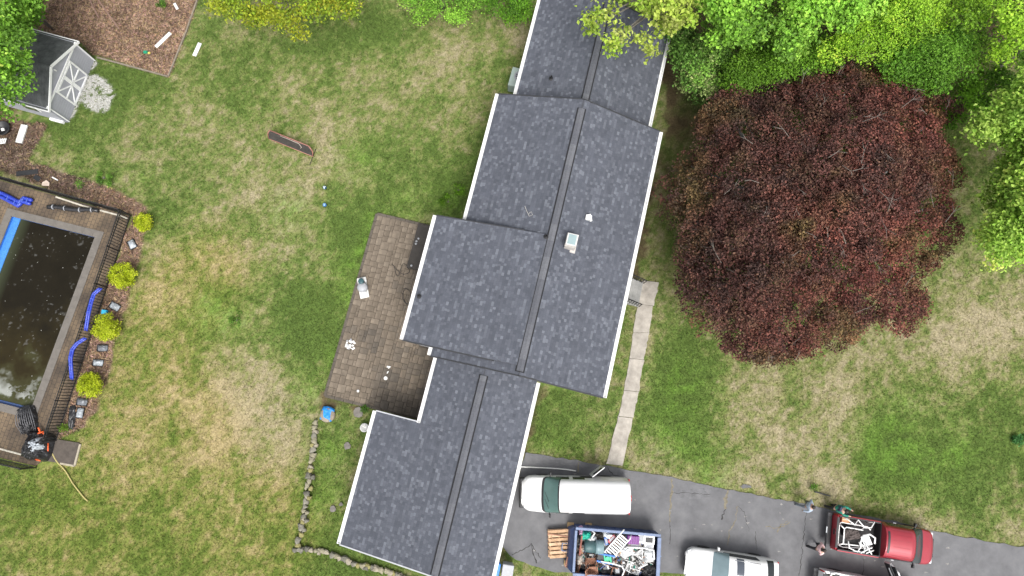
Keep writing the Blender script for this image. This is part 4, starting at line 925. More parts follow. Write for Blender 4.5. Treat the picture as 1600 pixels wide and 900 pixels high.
# ---------------------------------------------------------------- loose things in the back garden
def plank(px0, px1, w, lab, m=m_white, z=.05, h=.05, name='plank', group='white planks lying on the ground', cat='plank'):
    a, b = P(*px0), P(*px1); c = (a+b)/2
    o = MB().box((0, 0, 0), ((b-a).length, w, h)).build(name, m, None, loc=(c.x, c.y, z), rot=(0, 0, math.atan2(b.y-a.y, b.x-a.x)), bevel=.008); return tag(o, lab, cat, group)
plank((244, 74), (267, 52), .22, 'white plank lying on the brown mulch bed')
plank((304, 88), (313, 68), .24, 'white plank on the grass just right of the mulch bed')
plank((273, 6), (278, 15), .16, 'shortest white board, near the top of the mulch bed')
plank((31, 224), (40, 196), .4, 'white board leaning on the dirt below the shed', mat('worn_white_board', (.6, .6, .57), .7, .2, 5), .08, .1)
plank((150, -5), (187, 46), .07, 'long thin weathered pole lying across the mulch', mat('weathered_pole', (.24, .15, .12), .9, .2, 4), .06, .06, 'pole', 'poles on the mulch', 'pole')
plank((138, -5), (155, 28), .07, 'shorter weathered pole beside the long pole on mulch', mat('weathered_pole', (.24, .15, .12), .9, .2, 4), .06, .06, 'pole', 'poles on the mulch', 'pole')
plank((1272, 768), (1297, 775), .07, 'black metal bar lying on the dry grass above the pickup', m_iron, .04, .06, 'metal_bar', None, 'bar')
plank((26, 272), (60, 268), .3, 'black plastic edging strip beside the pool fence', mat('black_plastic', (.02, .02, .022), .5, .2, 5), .03, .05, 'plastic_strip', None, 'strip')
plank((54, 276), (63, 281), .3, 'short black plastic scrap near the home plate', mat('black_plastic', (.02, .02, .022), .5, .2, 5), .03, .05, 'plastic_scrap', None, 'scrap')
plank((82, 277), (91, 282), .07, 'small white stick beside the black plastic scrap', m_white, .03, .04, 'stick', None, 'stick')
c = P(72, 288); o = MB().prism([(-.22, -.1), (.22, -.1), (.22, .1), (0, .25), (-.22, .1)], 0, .03).build('home_plate', mat('plate_rubber', (.62, .5, .42), .7, .1, 4), None, loc=(c.x, c.y, .02), rot=(0, 0, -.05), bevel=.005); tag(o, 'pale home plate lying on the mulch above the pool fence', 'home plate')
def ball(px, py, r, m, lab, name='ball', mark=None, z=0):
    c = P(px, py, z); prof = [(max(.002, r*math.sin(a)), r-r*math.cos(a)) for a in np.linspace(0, PI, 13)]
    t = empty(name, c, 0, lab, 'ball', 'balls on the back lawn'); MB().lathe(prof, 20).build('shell', m, t, smooth=True)
    if mark: 
        for k in range(3):
            a = k*2.1; M = ROT(.5*math.cos(a), .5*math.sin(a), 0); MB().lathe([(r*.36, r*.945), (r*.02, r*1.012)], 12, (0, 0, r), M).build('panel', mark, t)
    return t
m_bb = mat('blue_ball', (.04, .14, .36), .4, .15, 4); ball(508, 294, .12, mat('navy_ball', (.015, .06, .13), .4, .1, 4), 'dark blue ball with white patch, upper of two on lawn', mark=mat('ball_white', (.6, .68, .72), .5, .05, 4)); ball(508, 321, .12, m_bb, 'lighter blue ball, lower of two on lawn', mark=mat('ball_pale', (.25, .42, .6), .5, .05, 4))
m_yb = mat('yellow_ball', (.55, .47, .12), .6, .15, 4); ball(452, 226, .1, m_yb, 'yellow ball at the foot of the rebound net')
tb = empty('toy', P(228, 82), 0, 'small green and yellow toy on the brown mulch bed', 'toy')
MB().box((0, 0, .07), (.3, .2, .14), None, .7).build('body', mat('toy_green', (.01, .24, .13), .4, .1, 4), tb, bevel=.03); MB().box((.22, -.05, .05), (.16, .12, .1), None, .7).build('scoop', mat('toy_yellow', (.6, .5, .1), .4, .1, 4), tb, bevel=.02)
# rebound soccer net
ra, rb2 = P(422, 213), P(491, 241); ra.z = 0; rang = math.atan2(rb2.y-ra.y, rb2.x-ra.x); RL = (rb2-ra).length
net = empty('rebound_net', (ra+rb2)/2, rang, 'faded red rebound soccer goal with dark net on the lawn', 'goal')
m_net = mat('net_mesh', (.05, .045, .04), .9, .2, 5); m_fred = mat('faded_red_tube', (.34, .15, .12), .7, .15, 5)
MB().tube([(-RL/2, -.17, .04), (RL/2, -.17, .04)], .03, 8).build('base_bar', m_fred, net, smooth=True)
MB().tube([(-RL/2, -.17, .04), (-RL/2, .02, .45), (-RL/2+.2, .14, .8)], .035, 8).build('post', m_fred, net, smooth=True); MB().tube([(RL/2, -.17, .04), (RL/2, .02, .45), (RL/2-.2, .14, .8)], .035, 8).build('post', m_fred, net, smooth=True)
MB().tube([(-RL/2+.2, .14, .8), (RL/2-.2, .14, .8)], .03, 8).build('crossbar', m_fred, net, smooth=True)
MB().tube([(-.62, .1, .68), (.62, .1, .68), (.78, .0, .44), (.7, -.05, .32)], .025, 8).build('target_frame', mat('pale_tube', (.5, .42, .36), .6, .1, 4), net, smooth=True)
for k in range(50): x = -RL/2+.1+k*(RL-.2)/49; MB().tube([(x, -.17, .05), (x*.93, .02, .45), (x*.9, .13, .78)], .014, 4).build('net_cord', m_net, net)
for k in range(20):
    q = k/19; MB().tube([(-RL/2*(1-.1*q), -.17+.31*q, .05+.74*q), (RL/2*(1-.1*q), -.17+.31*q, .05+.74*q)], .014, 4).build('net_cord', m_net, net)
MB().tube([(RL/2-.05, .35, .02), (RL/2+.05, -.75, .02)], .02, 6).build('stake', m_iron, net)
# round fire pot and bits near the shed
fp = empty('fire_pit', P(8, 203), 0, 'round black fire pit at the left edge below the shed', 'fire pit')
MB().lathe([(.3, 0), (.42, .18), (.46, .3), (.43, .31), (.36, .16), (.05, .08)], 24).build('bowl', m_blk, fp, smooth=True); MB().box((.0, -.05, .2), (.22, .2, .1), ROT(.2, .1, .4), .7).build('stone', m_white, fp, bevel=.03)
ch = empty('folding_stool', P(6, 222), 0, 'small white folded stool beside the fire pit', 'stool')
for k in range(4): MB().bar((-.2+.12*k, -.15, .05+.03*k), (-.12+.12*k, .18, .1+.02*k), .05, .03).build('slat', m_white, ch)
for s in (-1, 1): MB().bar((-.25, s*.12, .02), (.25, s*.12, .2), .04, .04).build('leg', m_white, ch)

# ---------------------------------------------------------------- things on the patio
gp = P(568, 450); g = empty('pool_filter', (gp.x, gp.y, .07), R(-78), 'white pool filter pump standing on the patio edge', 'pump')
m_pl = mat('white_plastic', (.72, .72, .7), .45, .08, 4); m_gr = mat('grey_plastic', (.33, .34, .36), .5, .1, 4)
MB().box((0, 0, .06), (1.28, .55, .12), None, .95).build('base', m_pl, g, bevel=.04)
MB().lathe([(.3, .12), (.31, .3), (.26, .42), (.1, .47)], 20, (.02, 0, 0)).build('tank', m_gr, g, smooth=True); MB().lathe([(.15, .12), (.16, .5), (.12, .53)], 16, (-.3, .02, 0)).build('motor', m_blk, g, smooth=True)
MB().lathe([(.17, .52), (.17, .56), (.1, .58)], 16, (-.3, .02, 0)).build('fan_cover', mat('dark_teal', (.03, .08, .09), .4, .1, 4), g, smooth=True)
MB().tube([(-.3, .02, .4), (-.5, .08, .45), (-.58, .05, .25), (-.5, -.05, .14)], .035, 8).build('pipe', m_gr, g, smooth=True); MB().box((.42, 0, .16), (.3, .4, .1), None, .85).build('lid', m_pl, g, bevel=.03)
def patio_xy(px, py): p = P(px, py); return (p.x, p.y, .08)
t = empty('broken_tile', patio_xy(548, 538), HA, 'broken white tile lying on the brown patio', 'tile')
for k in range(26): MB().box((random.uniform(-.27, .27), random.uniform(-.24, .24), .012+.0006*k), (random.uniform(.06, .2), random.uniform(.04, .13), .018), RZ(random.uniform(0, 3))).build('shard', m_white if k % 3 else m_gr, t)
def plate(px, py, r, lab):
    return tag(MB().lathe([(r*.6, 0), (r, .03), (r*.98, .045), (r*.5, .02), (.01, .018)], 20).build('plate', m_pl, None, loc=patio_xy(px, py), smooth=True), lab, 'plate')
plate(603, 591, .11, 'round white lid lying on the patio'); plate(560, 611, .075, 'small white dish near the patio lower edge')
t = empty('shredded_paper', patio_xy(608, 577), 0, 'crumpled white litter just above the round lid', 'litter')
for k in range(9): MB().box((random.uniform(-.09, .09), random.uniform(-.22, .2), .02+.003*k), (.1, .05, .02), ROT(random.uniform(-.4, .4), 0, random.uniform(0, 3))).build('scrap', m_pl, t)
# dark low step against the wing wall
s0, t0 = ST(668, 353); s1, t1 = ST(648, 424)
o = MB().box((0, 0, .16), (2.75, 1.75, .3)).build('wooden_step', mat('dark_stained_wood', (.04, .035, .031), .85, .3, 3), None, loc=HW(-8.15, -6.42, .06), rot=(0, 0, HA), bevel=.01); tag(o, 'dark low wooden platform beside the patio under the eave', 'platform')
for (px, py, lab) in ((651, 377, 'upper grey stone on the dark platform edge'), (654, 373, 'top pale pebble on the dark platform'), (650, 381, 'lower pale pebble on the dark platform'), (643, 415, 'grey stone at the lower end of dark platform')):
    p = P(px, py, .38); tag(MB().lathe([(.03, 0), (.07, .03), (.06, .08), (.01, .1)], 10).build('pebble', m_gr, None, loc=(p.x, p.y, .37), smooth=True), lab, 'stone', 'small stones on the dark platform')
# cables on the patio
def cable(pts, r, m, lab, name='cable', z=.1, cat='cable', n=7):
    w = [P(x, y, z) for x, y in pts]; out = []
    for i in range(len(w)-1):
        a, b, c, d = w[max(i-1, 0)], w[i], w[i+1], w[min(i+2, len(w)-1)]
        for k in range(6):
            q = k/6; out.append(.5*((2*b)+(c-a)*q+(2*a-5*b+4*c-d)*q*q+(3*b-a-3*c+d)*q**3))
    out.append(w[-1]); return tag(MB().tube(out, r, n).build(name, m, None, org=out[0], smooth=True), lab, cat)
cable([(616, 418), (622, 432), (630, 412), (640, 424), (628, 428), (612, 412)], .014, m_blk, 'thin black cable looped on the patio below the platform')
cable([(634, 450), (628, 462), (634, 474), (642, 470), (640, 455), (630, 452), (632, 470), (640, 478), (642, 462)], .014, m_blk, 'coiled black cable on the patio at the wing wall')
# blue tarp over a stump
st_ = empty('covered_stump', P(513, 648), 0, 'stone stump below the patio corner under a blue tarp', 'stump')
MB().lathe([(.42, 0), (.44, .2), (.36, .34), (.05, .36)], 14).build('stump', mat('stump_stone', (.26, .22, .17), .9, .3, 5, .6), st_, smooth=True)
m_btarp = mat('blue_tarp', (.015, .22, .62), .35, .35, 5, .8, 9)
def crumple(nx, ny, sx, sy, amp, z0, drop=.3, f=5.0, seed=0.0):
    x, y = np.meshgrid(np.linspace(-1, 1, nx), np.linspace(-1, 1, ny)); x, y = x.ravel(), y.ravel()
    r = np.maximum(np.abs(x), np.abs(y)); z = z0-drop*r**3+amp*(fbm(x+9, y+9, f*.35, 4, seed)-.5)*2*(1-.3*r)
    k = 1-.12*(x*y)**2+.1*(fbm(x+3, y+4, 2, 2, seed)-.5)
    V = np.stack([x*sx*k, y*sy*k, z], -1); I = np.arange(nx*ny).reshape(ny, nx)
    return V, np.stack([I[:-1, :-1], I[:-1, 1:], I[1:, 1:], I[1:, :-1]], -1).reshape(-1, 4)
V, F = crumple(22, 22, .38, .42, .08, .4, .2, 6, 3); o = link('tarp', npmesh('tarp', V, F, m_btarp, None, True), st_, (0, .05, 0), (0, 0, -.25)); o.modifiers.new('s', 'SOLIDIFY').thickness = .01
t = empty('potted_plant', P(571, 668, .0), 0, 'white flower pot pressed against the garage gutter side', 'pot')
MB().lathe([(.16, 0), (.24, .3), (.25, .34), (.2, .34), (.18, .28), (.02, .27)], 16).build('pot', m_pl, t, smooth=True)
for k in range(10): a = k*.63; MB().bar((.05*math.cos(a), .05*math.sin(a), .3), (.2*math.cos(a), .2*math.sin(a), .5), .05, .01).build('leaf', m_pl, t)
# flat stones in the strip beside the garage
for px, py, r, lab in ((560, 645, .33, 'flat grey stone beside the patio lower edge'), (543, 697, .22, 'brown flat stone in the strip beside the garage'), (520, 795, .2, 'pale flat stone near the lower end of the garage strip'), (533, 788, .12, 'small dark flat stone near the lower garage strip')):
    p = P(px, py); n = 9; pts = [(r*random.uniform(.75, 1.1)*math.cos(2*PI*i/n), r*random.uniform(.7, 1.1)*math.sin(2*PI*i/n)) for i in range(n)]
    tag(MB().prism(pts, -.02, .05).build('flat_stone', mat('flagstone', (.17, .155, .14), .9, .3, 3), None, loc=(p.x, p.y, .0), bevel=.01), lab, 'stone', 'flat stones beside the garage')
# dry stone wall: every stone its own
wall = empty('stone_wall', P(480, 760), 0, 'low dry stone wall curving round the garage corner', 'stone wall')
m_rock = [mat('wall_stone_%s' % n, c, .9, .35, 4, .6, 20) for n, c in (('cream', (.25, .23, .16)), ('grey', (.19, .18, .145)), ('lichen', (.23, .21, .085)), ('buff', (.28, .25, .19)), ('dark', (.13, .125, .1)))]
def rock(sx, sy, sz, seed):
    V = []; F_ = []; nl, nm = 5, 8
    for i in range(nl+1):
        ph = PI*i/nl
        for j in range(nm):
            th = 2*PI*j/nm; k = 1+.22*math.sin(3*th+seed)+.2*random.uniform(-1, 1)
            x = math.copysign(abs(math.sin(ph)*math.cos(th))**.7, math.cos(th)); y = math.copysign(abs(math.sin(ph)*math.sin(th))**.7, math.sin(th)); z = -math.copysign(abs(math.cos(ph))**.6, math.cos(ph))
            V.append((x*sx*.5*k, y*sy*.5*k, (z+1)*sz*.5))
    for i in range(nl):
        for j in range(nm): F_.append((i*nm+j, i*nm+(j+1) % nm, (i+1)*nm+(j+1) % nm, (i+1)*nm+j))
    return V, F_
path = [P(x, y) for x, y in ((494, 655), (491, 690), (486, 730), (480, 770), (473, 815), (470, 838), (464, 858), (500, 860), (527, 868), (556, 880), (590, 888), (612, 893), (660, 915))]
for a, b in zip(path[:-1], path[1:]):
    L = (b-a).length; x = 0
    while x < L:
        w = random.uniform(.22, .42); p = a.lerp(b, min(1, (x+w/2)/L))
        for q in range(random.choice((1, 1, 2))):
            V, F_ = rock(w*(1 if q == 0 else .8), random.uniform(.24, .36) if q == 0 else .25, random.uniform(.24, .36), random.uniform(0, 6))
            off = Vector((random.uniform(-.06, .06)+(.2*q), random.uniform(-.06, .06)-.08*q, -.03))
            mb = MB(); mb.add(V, F_); mb.build('stone', random.choice(m_rock), wall, loc=p-wall.location+off, rot=(random.uniform(-.15, .15), random.uniform(-.15, .15), math.atan2(b.y-a.y, b.x-a.x)+random.uniform(-.3, .3)))
        x += w*.88
# air conditioner behind the upper wing
ap = P(806, 121, .9); ac = empty('air_conditioner', (ap.x+.12, ap.y, 0), R(-14.5), 'pale green air conditioner unit beside the upper roof gutter', 'air conditioner')
m_ac = mat('pale_green_metal', (.33, .4, .36), .5, .06, 4)
MB().box((0, 0, .45), (.95, 1.25, .9)).build('case', m_ac, ac, bevel=.04); MB().lathe([(.34, .9), (.36, .93), (.3, .94), (.29, .905)], 24, (.1, .1, 0)).build('fan_ring', m_gr, ac); MB().lathe([(.29, .902), (.08, .915)], 20, (.1, .1, 0)).build('fan_well', m_blk, ac)
for k in range(5): MB().box((.1, .1, .93), (.58, .05, .012), RZ(k*PI/5)).build('fan_blade', m_gr, ac)
# ---------------------------------------------------------------- pool-side things
m_bt = mat('blue_vinyl', (.022, .045, .36), .35, .3, 8, .5, 10)
def water_tube(pts, r, lab, z, m=m_bt):
    w = []
    for (x, y), zz in zip(pts, z): w.append(P(x, y, zz))
    t = empty('water_tube', Vector((w[0].x, w[0].y, min(z)-r)), 0, lab, 'water tube', 'blue water tubes round the pool')
    d = (w[-1]-w[0]).normalized(); nn = Vector((-d.y, d.x, 0))*r*.95
    for s in (-1, 1):
        q = []
        for i in range(len(w)-1):
            for k in range(5): q.append(w[i].lerp(w[i+1], k/5)+nn*s-t.location)
        q.append(w[-1]+nn*s-t.location); MB().tube(q, [r*(.55 if i in (0, len(q)-1) else random.uniform(.9, 1.08)) for i in range(len(q))], 9).build('chamber', m, t, smooth=True)
    k = max(2, int((w[-1]-w[0]).length/.35))
    for i in range(1, k):
        f = i/k*(len(w)-1); a = int(f); p = w[a].lerp(w[a+1], f-a)-t.location; MB().box(p+Vector((0, 0, r*.8)), (.05, r*3.2, r*.7), RZ(math.atan2(d.y, d.x)), .8).build('weld', mat('pale_blue_weld', (.07, .12, .46), .35, .1, 5), t, bevel=.01)
    return t
ZF = FHT+.1
water_tube([(158, 450), (147, 459), (143, 470), (138, 490), (134, 517)], .062, 'limp blue water tube hung over the fence beside the upper bushes', [ZF, ZF, ZF, ZF, ZF-.25])
water_tube([(134, 528), (120, 537), (113, 546), (110, 560), (111, 575), (112, 593)], .062, 'limp blue water tube hung over the fence, lower of two', [ZF, ZF, ZF, ZF, ZF-.1, ZF-.4])
water_tube([(-30, 292), (5, 306), (30, 319), (36, 312), (50, 316)], .12, 'blue water tube bent on the upper pool deck', [.18]*5)
m_bag = mat('black_plastic_wrap', (.02, .02, .022), .3, .3, 6, .8, 12); m_bagg = mat('grey_plastic_wrap', (.16, .17, .19), .28, .5, 6, .9, 14); m_bagl = mat('pale_plastic_wrap', (.34, .37, .4), .28, .4, 7, .9, 14)
t = empty('rolled_cover', P(78, 325), pxangle((78, 325), (157, 331)), 'black rolled pool cover lying on the upper deck', 'roll')
Lr_ = (P(157, 331)-P(78, 325)).length; MB().tube([(x, .04*math.sin(x*3), .2) for x in np.linspace(0, Lr_, 14)], [random.uniform(.11, .15) for _ in range(14)], 10).build('roll', m_bag, t, smooth=True)
for x in (.3, 1.0, 1.9, 2.6): MB().tube([(x, .04*math.sin(x*3), .2), (x+.05, .04*math.sin(x*3), .2)], .155, 10).build('tie', m_gr, t, smooth=True)
for (px, py, sx, sy, a, lab, m) in ((207, 382, .34, .5, .55, 'topmost grey sack in the mulch strip by the fence', m_bagl), (180, 479, .52, .34, -.5, 'crumpled grey sack beside the small blue box', m_bagl), (161, 544, .5, .32, .04, 'smooth grey sack, upper of the middle pair', m_bagg), (154, 567, .5, .32, -.05, 'wrinkled pale sack, lower of the middle pair', m_bagl), (129, 628, .5, .34, -.08, 'grey sack directly below the lowest bush', m_bagg), (126, 645, .32, .5, -.12, 'pale sack at the lower end of the strip', m_bagl)):
    p = P(px, py); t = empty('weight_sack', p, a, lab, 'sack', 'plastic sacks in the mulch strip by the pool')
    V, F = crumple(20, 20, sx*.6, sy*.6, .05, .2, .18, 7, px*.1); link('sack', npmesh('sack', V, F, m, None, True), t)
    MB().tube([(-sx*.6, -sy*.55, .05), (sx*.6, -sy*.57, .06), (sx*.62, sy*.55, .05), (-sx*.6, sy*.57, .06), (-sx*.6, -sy*.55, .05)], .035, 7).build('seam', m_bag, t, smooth=True)
p = P(113, 652); t = empty('black_sheet', p, 0, 'black plastic sheet bunched beside the lowest sacks', 'sheet'); V, F = crumple(16, 26, .2, .7, .12, .16, .14, 8, 5); link('sheet', npmesh('sheet', V, F, m_bag, None, True), t)
t = empty('blue_box', P(165, 488), -.1, 'small bright blue box beside the fence and sack', 'box'); MB().box((0, 0, .1), (.3, .26, .2)).build('box', mat('cyan_plastic', (.02, .36, .62), .4, .1, 4), t, bevel=.02); MB().box((0, 0, .205), (.24, .2, .02)).build('lid', mat('cyan_lid', (.05, .45, .68), .4, .1, 4), t)
# heap of wrapped tarp at the pool corner
t = empty('tarp_heap', P(64, 697), R(-10), 'crumpled black plastic tarp heap with orange straps at pool corner', 'tarp')
V, F = crumple(44, 44, .78, .82, .34, .85, .8, 9, 21); link('tarp', npmesh('tarp', V, F, m_bag, None, False), t)
V, F = crumple(24, 24, .42, .36, .2, .93, .35, 8, 33); link('pale_fold', npmesh('fold', V, F, m_bagl, None, False), t, (.1, .12, .0), (0, 0, .5))
m_or = mat('orange_strap', (.75, .12, .03), .6, .2, 6)
for pts in ([(-.6, -.3, .25), (-.66, .1, .3), (-.5, .5, .4)], [(.62, -.5, .2), (.66, -.1, .35), (.6, .3, .4)], [(-.1, .7, .45), (.1, .85, .3), (.25, .75, .5)], [(.1, -.7, .3), (.4, -.72, .3)]): MB().tube(pts, .04, 6).build('strap', m_or, t, smooth=True)
t = empty('mesh_cover', P(46, 655), R(15), 'black pool cover bunched over the lower pool edge', 'cover')
V, F = crumple(36, 46, .52, .8, .28, .5, .42, 9, 41); link('cover', npmesh('cover', V, F, m_bag, None, False), t)
for k in range(9):
    a = -.45+k*.11; MB().tube([(a*.9, -.75, .2), (a*1.1+.1, -.2, .56), (a+.05, .3, .52), (a*.5, .75, .22)], .02, 5).build('cord', mat('grey_cord', (.13, .13, .14), .5, .2, 5), t, smooth=True)
cable([(60, 668), (64, 678), (68, 690)], .05, m_or, 'orange strap end between the two black tarp heaps', 'strap', .3, 'strap')
cable([(80, 705), (88, 720), (99, 732), (106, 742), (113, 754), (122, 766), (130, 776), (137, 783)], .035, mat('yellow_hose', (.42, .36, .14), .6, .15, 5), 'yellow drain hose running from the tarp heap over the lawn', 'hose', .05, 'hose')
# ---------------------------------------------------------------- vehicles
m_tyre = mat('tyre', (.018, .018, .019), .8, .2, 8); m_rim = mat('alloy', (.4, .4, .42), .3, .1, 5, metal=.8); m_trim = mat('black_trim', (.022, .022, .024), .5, .15, 6)
m_wpaint = mat('white_paint', (.74, .74, .74), .28, .02, 2, spec=.5, coat=.5); m_chrome = mat('chrome', (.55, .55, .57), .18, .05, 4, metal=.9)
m_tail = mat('tail_lamp', (.4, .015, .02), .25, .1, 5); m_head = mat('head_lamp', (.6, .62, .64), .12, .05, 5); m_plate = mat('number_plate', (.65, .68, .7), .5, .05, 5)
def glassmat(name, c, rough=.06): return mat(name, c, rough, .12, 1.2, spec=.55)
class Shell:
    """lofted body: stations (x, [(y, z) x 5 from sill to centre line]) smoothed along both directions"""
    def __init__(s, st, nx=70, nu=20, smooth=2):
        xs = np.array([a for a, _ in st]); K = np.array([k for _, k in st], float)
        X = np.linspace(xs[0], xs[-1], nx); C = np.stack([[np.interp(X, xs, K[:, i, j]) for j in range(2)] for i in range(K.shape[1])], 0)   # (pts,2,nx)
        for _ in range(smooth):
            C[:, :, 1:-1] = (C[:, :, :-2]+2*C[:, :, 1:-1]+C[:, :, 2:])/4
        n = K.shape[1]; u = np.linspace(0, 1, nu); G = np.zeros((nx, nu, 3))
        knots = n-2                                      # clamped quadratic B-spline over n control points
        for i, q in enumerate(u):
            t = q*knots; j = min(int(t), knots-1); t -= j
            p0 = C[j] if j == 0 else (C[j]+C[j+1])/2; p1 = C[j+1]; p2 = C[j+2] if j == knots-1 else (C[j+1]+C[j+2])/2
            v = (1-t)**2*p0+2*t*(1-t)*p1+t*t*p2; G[:, i, 0] = X; G[:, i, 1] = v[0]; G[:, i, 2] = v[1]
        Mi = G[:, -2::-1].copy(); Mi[:, :, 1] *= -1
        s.G = np.concatenate([G, Mi], 1); s.X = X; s.nu = s.G.shape[1]; s.nx = nx
        du = np.gradient(s.G, axis=1); dx = np.gradient(s.G, axis=0); N = np.cross(dx, du); N /= np.linalg.norm(N, axis=2)[:, :, None]+1e-9
        c = s.G.mean((0, 1)); c[2] = .5
        if (N*(s.G-c)).sum() < 0: N = -N; s.flip = True
        else: s.flip = False
        s.N = N
    def body(s, name, m, parent):
        I = np.arange(s.nx*s.nu).reshape(s.nx, s.nu); F = np.stack([I[:-1, :-1], I[1:, :-1], I[1:, 1:], I[:-1, 1:]], -1).reshape(-1, 4)
        if s.flip: F = F[:, ::-1]
        fs = [tuple(f) for f in F]+[tuple(I[0]), tuple(I[-1][::-1])]+[(int(I[i, 0]), int(I[i, -1]), int(I[i+1, -1]), int(I[i+1, 0])) for i in range(s.nx-1)]
        me = bpy.data.meshes.new(name); me.from_pydata(s.G.reshape(-1, 3).tolist(), [], [tuple(int(k) for k in f) for f in fs]); me.materials.append(m); me.update()
        me.polygons.foreach_set('use_smooth', [i < len(F) for i in range(len(me.polygons))]); return link(name, me, parent)
    def at(s, x, u):
        i = np.clip(np.interp(x, s.X, np.arange(s.nx)), 0, s.nx-1.001); j = np.clip(u*(s.nu-1), 0, s.nu-1.001); a, b = int(i), int(j); p, q = i-a, j-b
        f = lambda A: (A[a, b]*(1-p)+A[a+1, b]*p)*(1-q)+(A[a, b+1]*(1-p)+A[a+1, b+1]*p)*q
        return f(s.G), f(s.N)
    def patch(s, name, m, parent, x0, x1, u0, u1, off=.008, bow=0.0, nx=12, ny=25, x0b=None, x1b=None):
        """panel lying on the shell; x0b/x1b: x limits at u1 (for slanted edges); bow curves the x limits"""
        x0b = x0 if x0b is None else x0b; x1b = x1 if x1b is None else x1b; V = []
        for j in range(ny):
            q = j/(ny-1); u = u0+(u1-u0)*q; a = x0+(x0b-x0)*q-bow*(2*q-1)**2; b = x1+(x1b-x1)*q-bow*(2*q-1)**2
            for i in range(nx):
                g, n_ = s.at(a+(b-a)*i/(nx-1), u); V.append(g+n_*off)
        I = np.arange(nx*ny).reshape(ny, nx); F = np.stack([I[:-1, :-1], I[:-1, 1:], I[1:, 1:], I[1:, :-1]], -1).reshape(-1, 4)
        V = np.array(V); e1 = V[1]-V[0]; e2 = V[nx]-V[0]; n0 = s.at((x0+x1)/2, (u0+u1)/2)[1]
        if np.dot(np.cross(V[nx*(ny//2)+1]-V[nx*(ny//2)], V[nx*(ny//2+1)]-V[nx*(ny//2)]), n0) < 0: F = F[:, ::-1]
        return link(name, npmesh(name, V, F, m, None, True), parent)
def wheel(parent, x, y, r=.37, w=.24):
    t = MB(); M = Matrix.Rotation(PI/2, 3, 'X')
    o = t.lathe([(r*.62, -w/2), (r*.92, -w/2), (r, -w*.32), (r, w*.32), (r*.92, w/2), (r*.62, w/2)], 22, (0, 0, 0), M).build('wheel', m_tyre, parent, loc=(x, y, r), smooth=False)
    MB().lathe([(r*.6, -w*.42), (r*.6, w*.42), (r*.2, w*.46)] if y < 0 else [(r*.2, -w*.46), (r*.6, -w*.42), (r*.6, w*.42)], 16, (0, 0, 0), M).build('rim', m_rim, o)
    return o
def place(a, b, za=.7):
    """frame from rear point a to front point b (photo pixels at height za)"""
    A, B = P(*a, za), P(*b, za); c = (A+B)/2; return Vector((c.x, c.y, .02)), math.atan2(B.y-A.y, B.x-A.x), (B-A).length
def mirror(parent, x, y, z, m): 
    s = 1 if y > 0 else -1; o = MB().box((x, y+s*.12, z), (.12, .2, .2), None, .85).build('mirror', m, parent, bevel=.03); MB().bar((x+.03, y-s*.06, z-.06), (x+.01, y+s*.06, z-.04), .06, .05).build('mirror_arm', m_trim, o); return o
# white cargo van, nose to the garage
loc, ang, L = place((979, 774), (814, 770), .75)
van = empty('cargo_van', loc, ang, 'white cargo van parked nose to the garage with its side door open', 'van')
h = L/2
sh = Shell([(-h, [(.88, .5), (.95, .95), (.88, 1.35), (.7, 1.95), (0, 2.04)]), (-h+.08, [(.96, .38), (1.0, 1.05), (.95, 1.38), (.76, 2.1), (0, 2.12)]), (.75, [(.97, .38), (1.0, 1.05), (.95, 1.38), (.74, 2.1), (0, 2.13)]), (.9, [(.97, .38), (1.0, 1.05), (.95, 1.38), (.72, 2.02), (0, 2.08)]),
            (1.65, [(.97, .38), (1.0, .95), (.95, 1.2), (.8, 1.32), (0, 1.4)]), (1.85, [(.97, .38), (.99, .9), (.93, 1.14), (.77, 1.23), (0, 1.28)]), (h-.4, [(.93, .38), (.96, .8), (.88, 1.0), (.7, 1.09), (0, 1.13)]), (h-.14, [(.76, .42), (.82, .7), (.72, .86), (.54, .95), (0, .99)]), (h-.04, [(.56, .48), (.62, .62), (.54, .74), (.42, .82), (0, .86)])], smooth=3)
sh.body('body', m_wpaint, van)
m_vg = glassmat('van_windscreen', (.085, .15, .14)); gl = sh.patch('windscreen', m_vg, van, 1.0, 1.72, .25, .75, .012, .26)
sh.patch('windscreen_seal', m_trim, van, .93, 1.84, .235, .765, .006, .27)
for u0, u1 in ((.185, .31), (.69, .815)):
    for a, b in ((.35, 1.05), (-.5, .15)): sh.patch('side_window', glassmat('dark_glass', (.02, .024, .026)), van, a, b, u0, u1, .008)
for d in (-.16, .2): MB().bar((1.66, d, 1.46), (1.45, d+.5, 1.6), .02, .02).build('wiper', m_trim, van)
MB().box((h-.06, 0, .55), (.3, 1.7, .28), None, .9).build('front_bumper', m_trim, van, bevel=.06); MB().box((-h-.02, 0, .55), (.16, 1.85, .22)).build('rear_bumper', m_chrome, van, bevel=.04)
MB().box((h-.0, 0, .72), (.08, .8, .14)).build('grille', m_trim, van, bevel=.02)
for s in (-1, 1): MB().box((h-.33, s*.7, .82), (.26, .26, .16), RZ(-s*.4)).build('headlight', m_head, van, bevel=.04); MB().box((-h-.01, s*.88, 1.25), (.06, .12, .5)).build('tail_light', m_tail, van, bevel=.02)
for x in (1.75, -1.75):
    for s in (-1, 1): wheel(van, x, s*.86, .37, .25)
MB().box((-h, 0, 2.0), (.05, .3, .08)).build('brake_light', m_tail, van)
mirror(van, 1.35, 1.0, 1.25, m_trim); mirror(van, 1.35, -1.0, 1.25, m_trim)
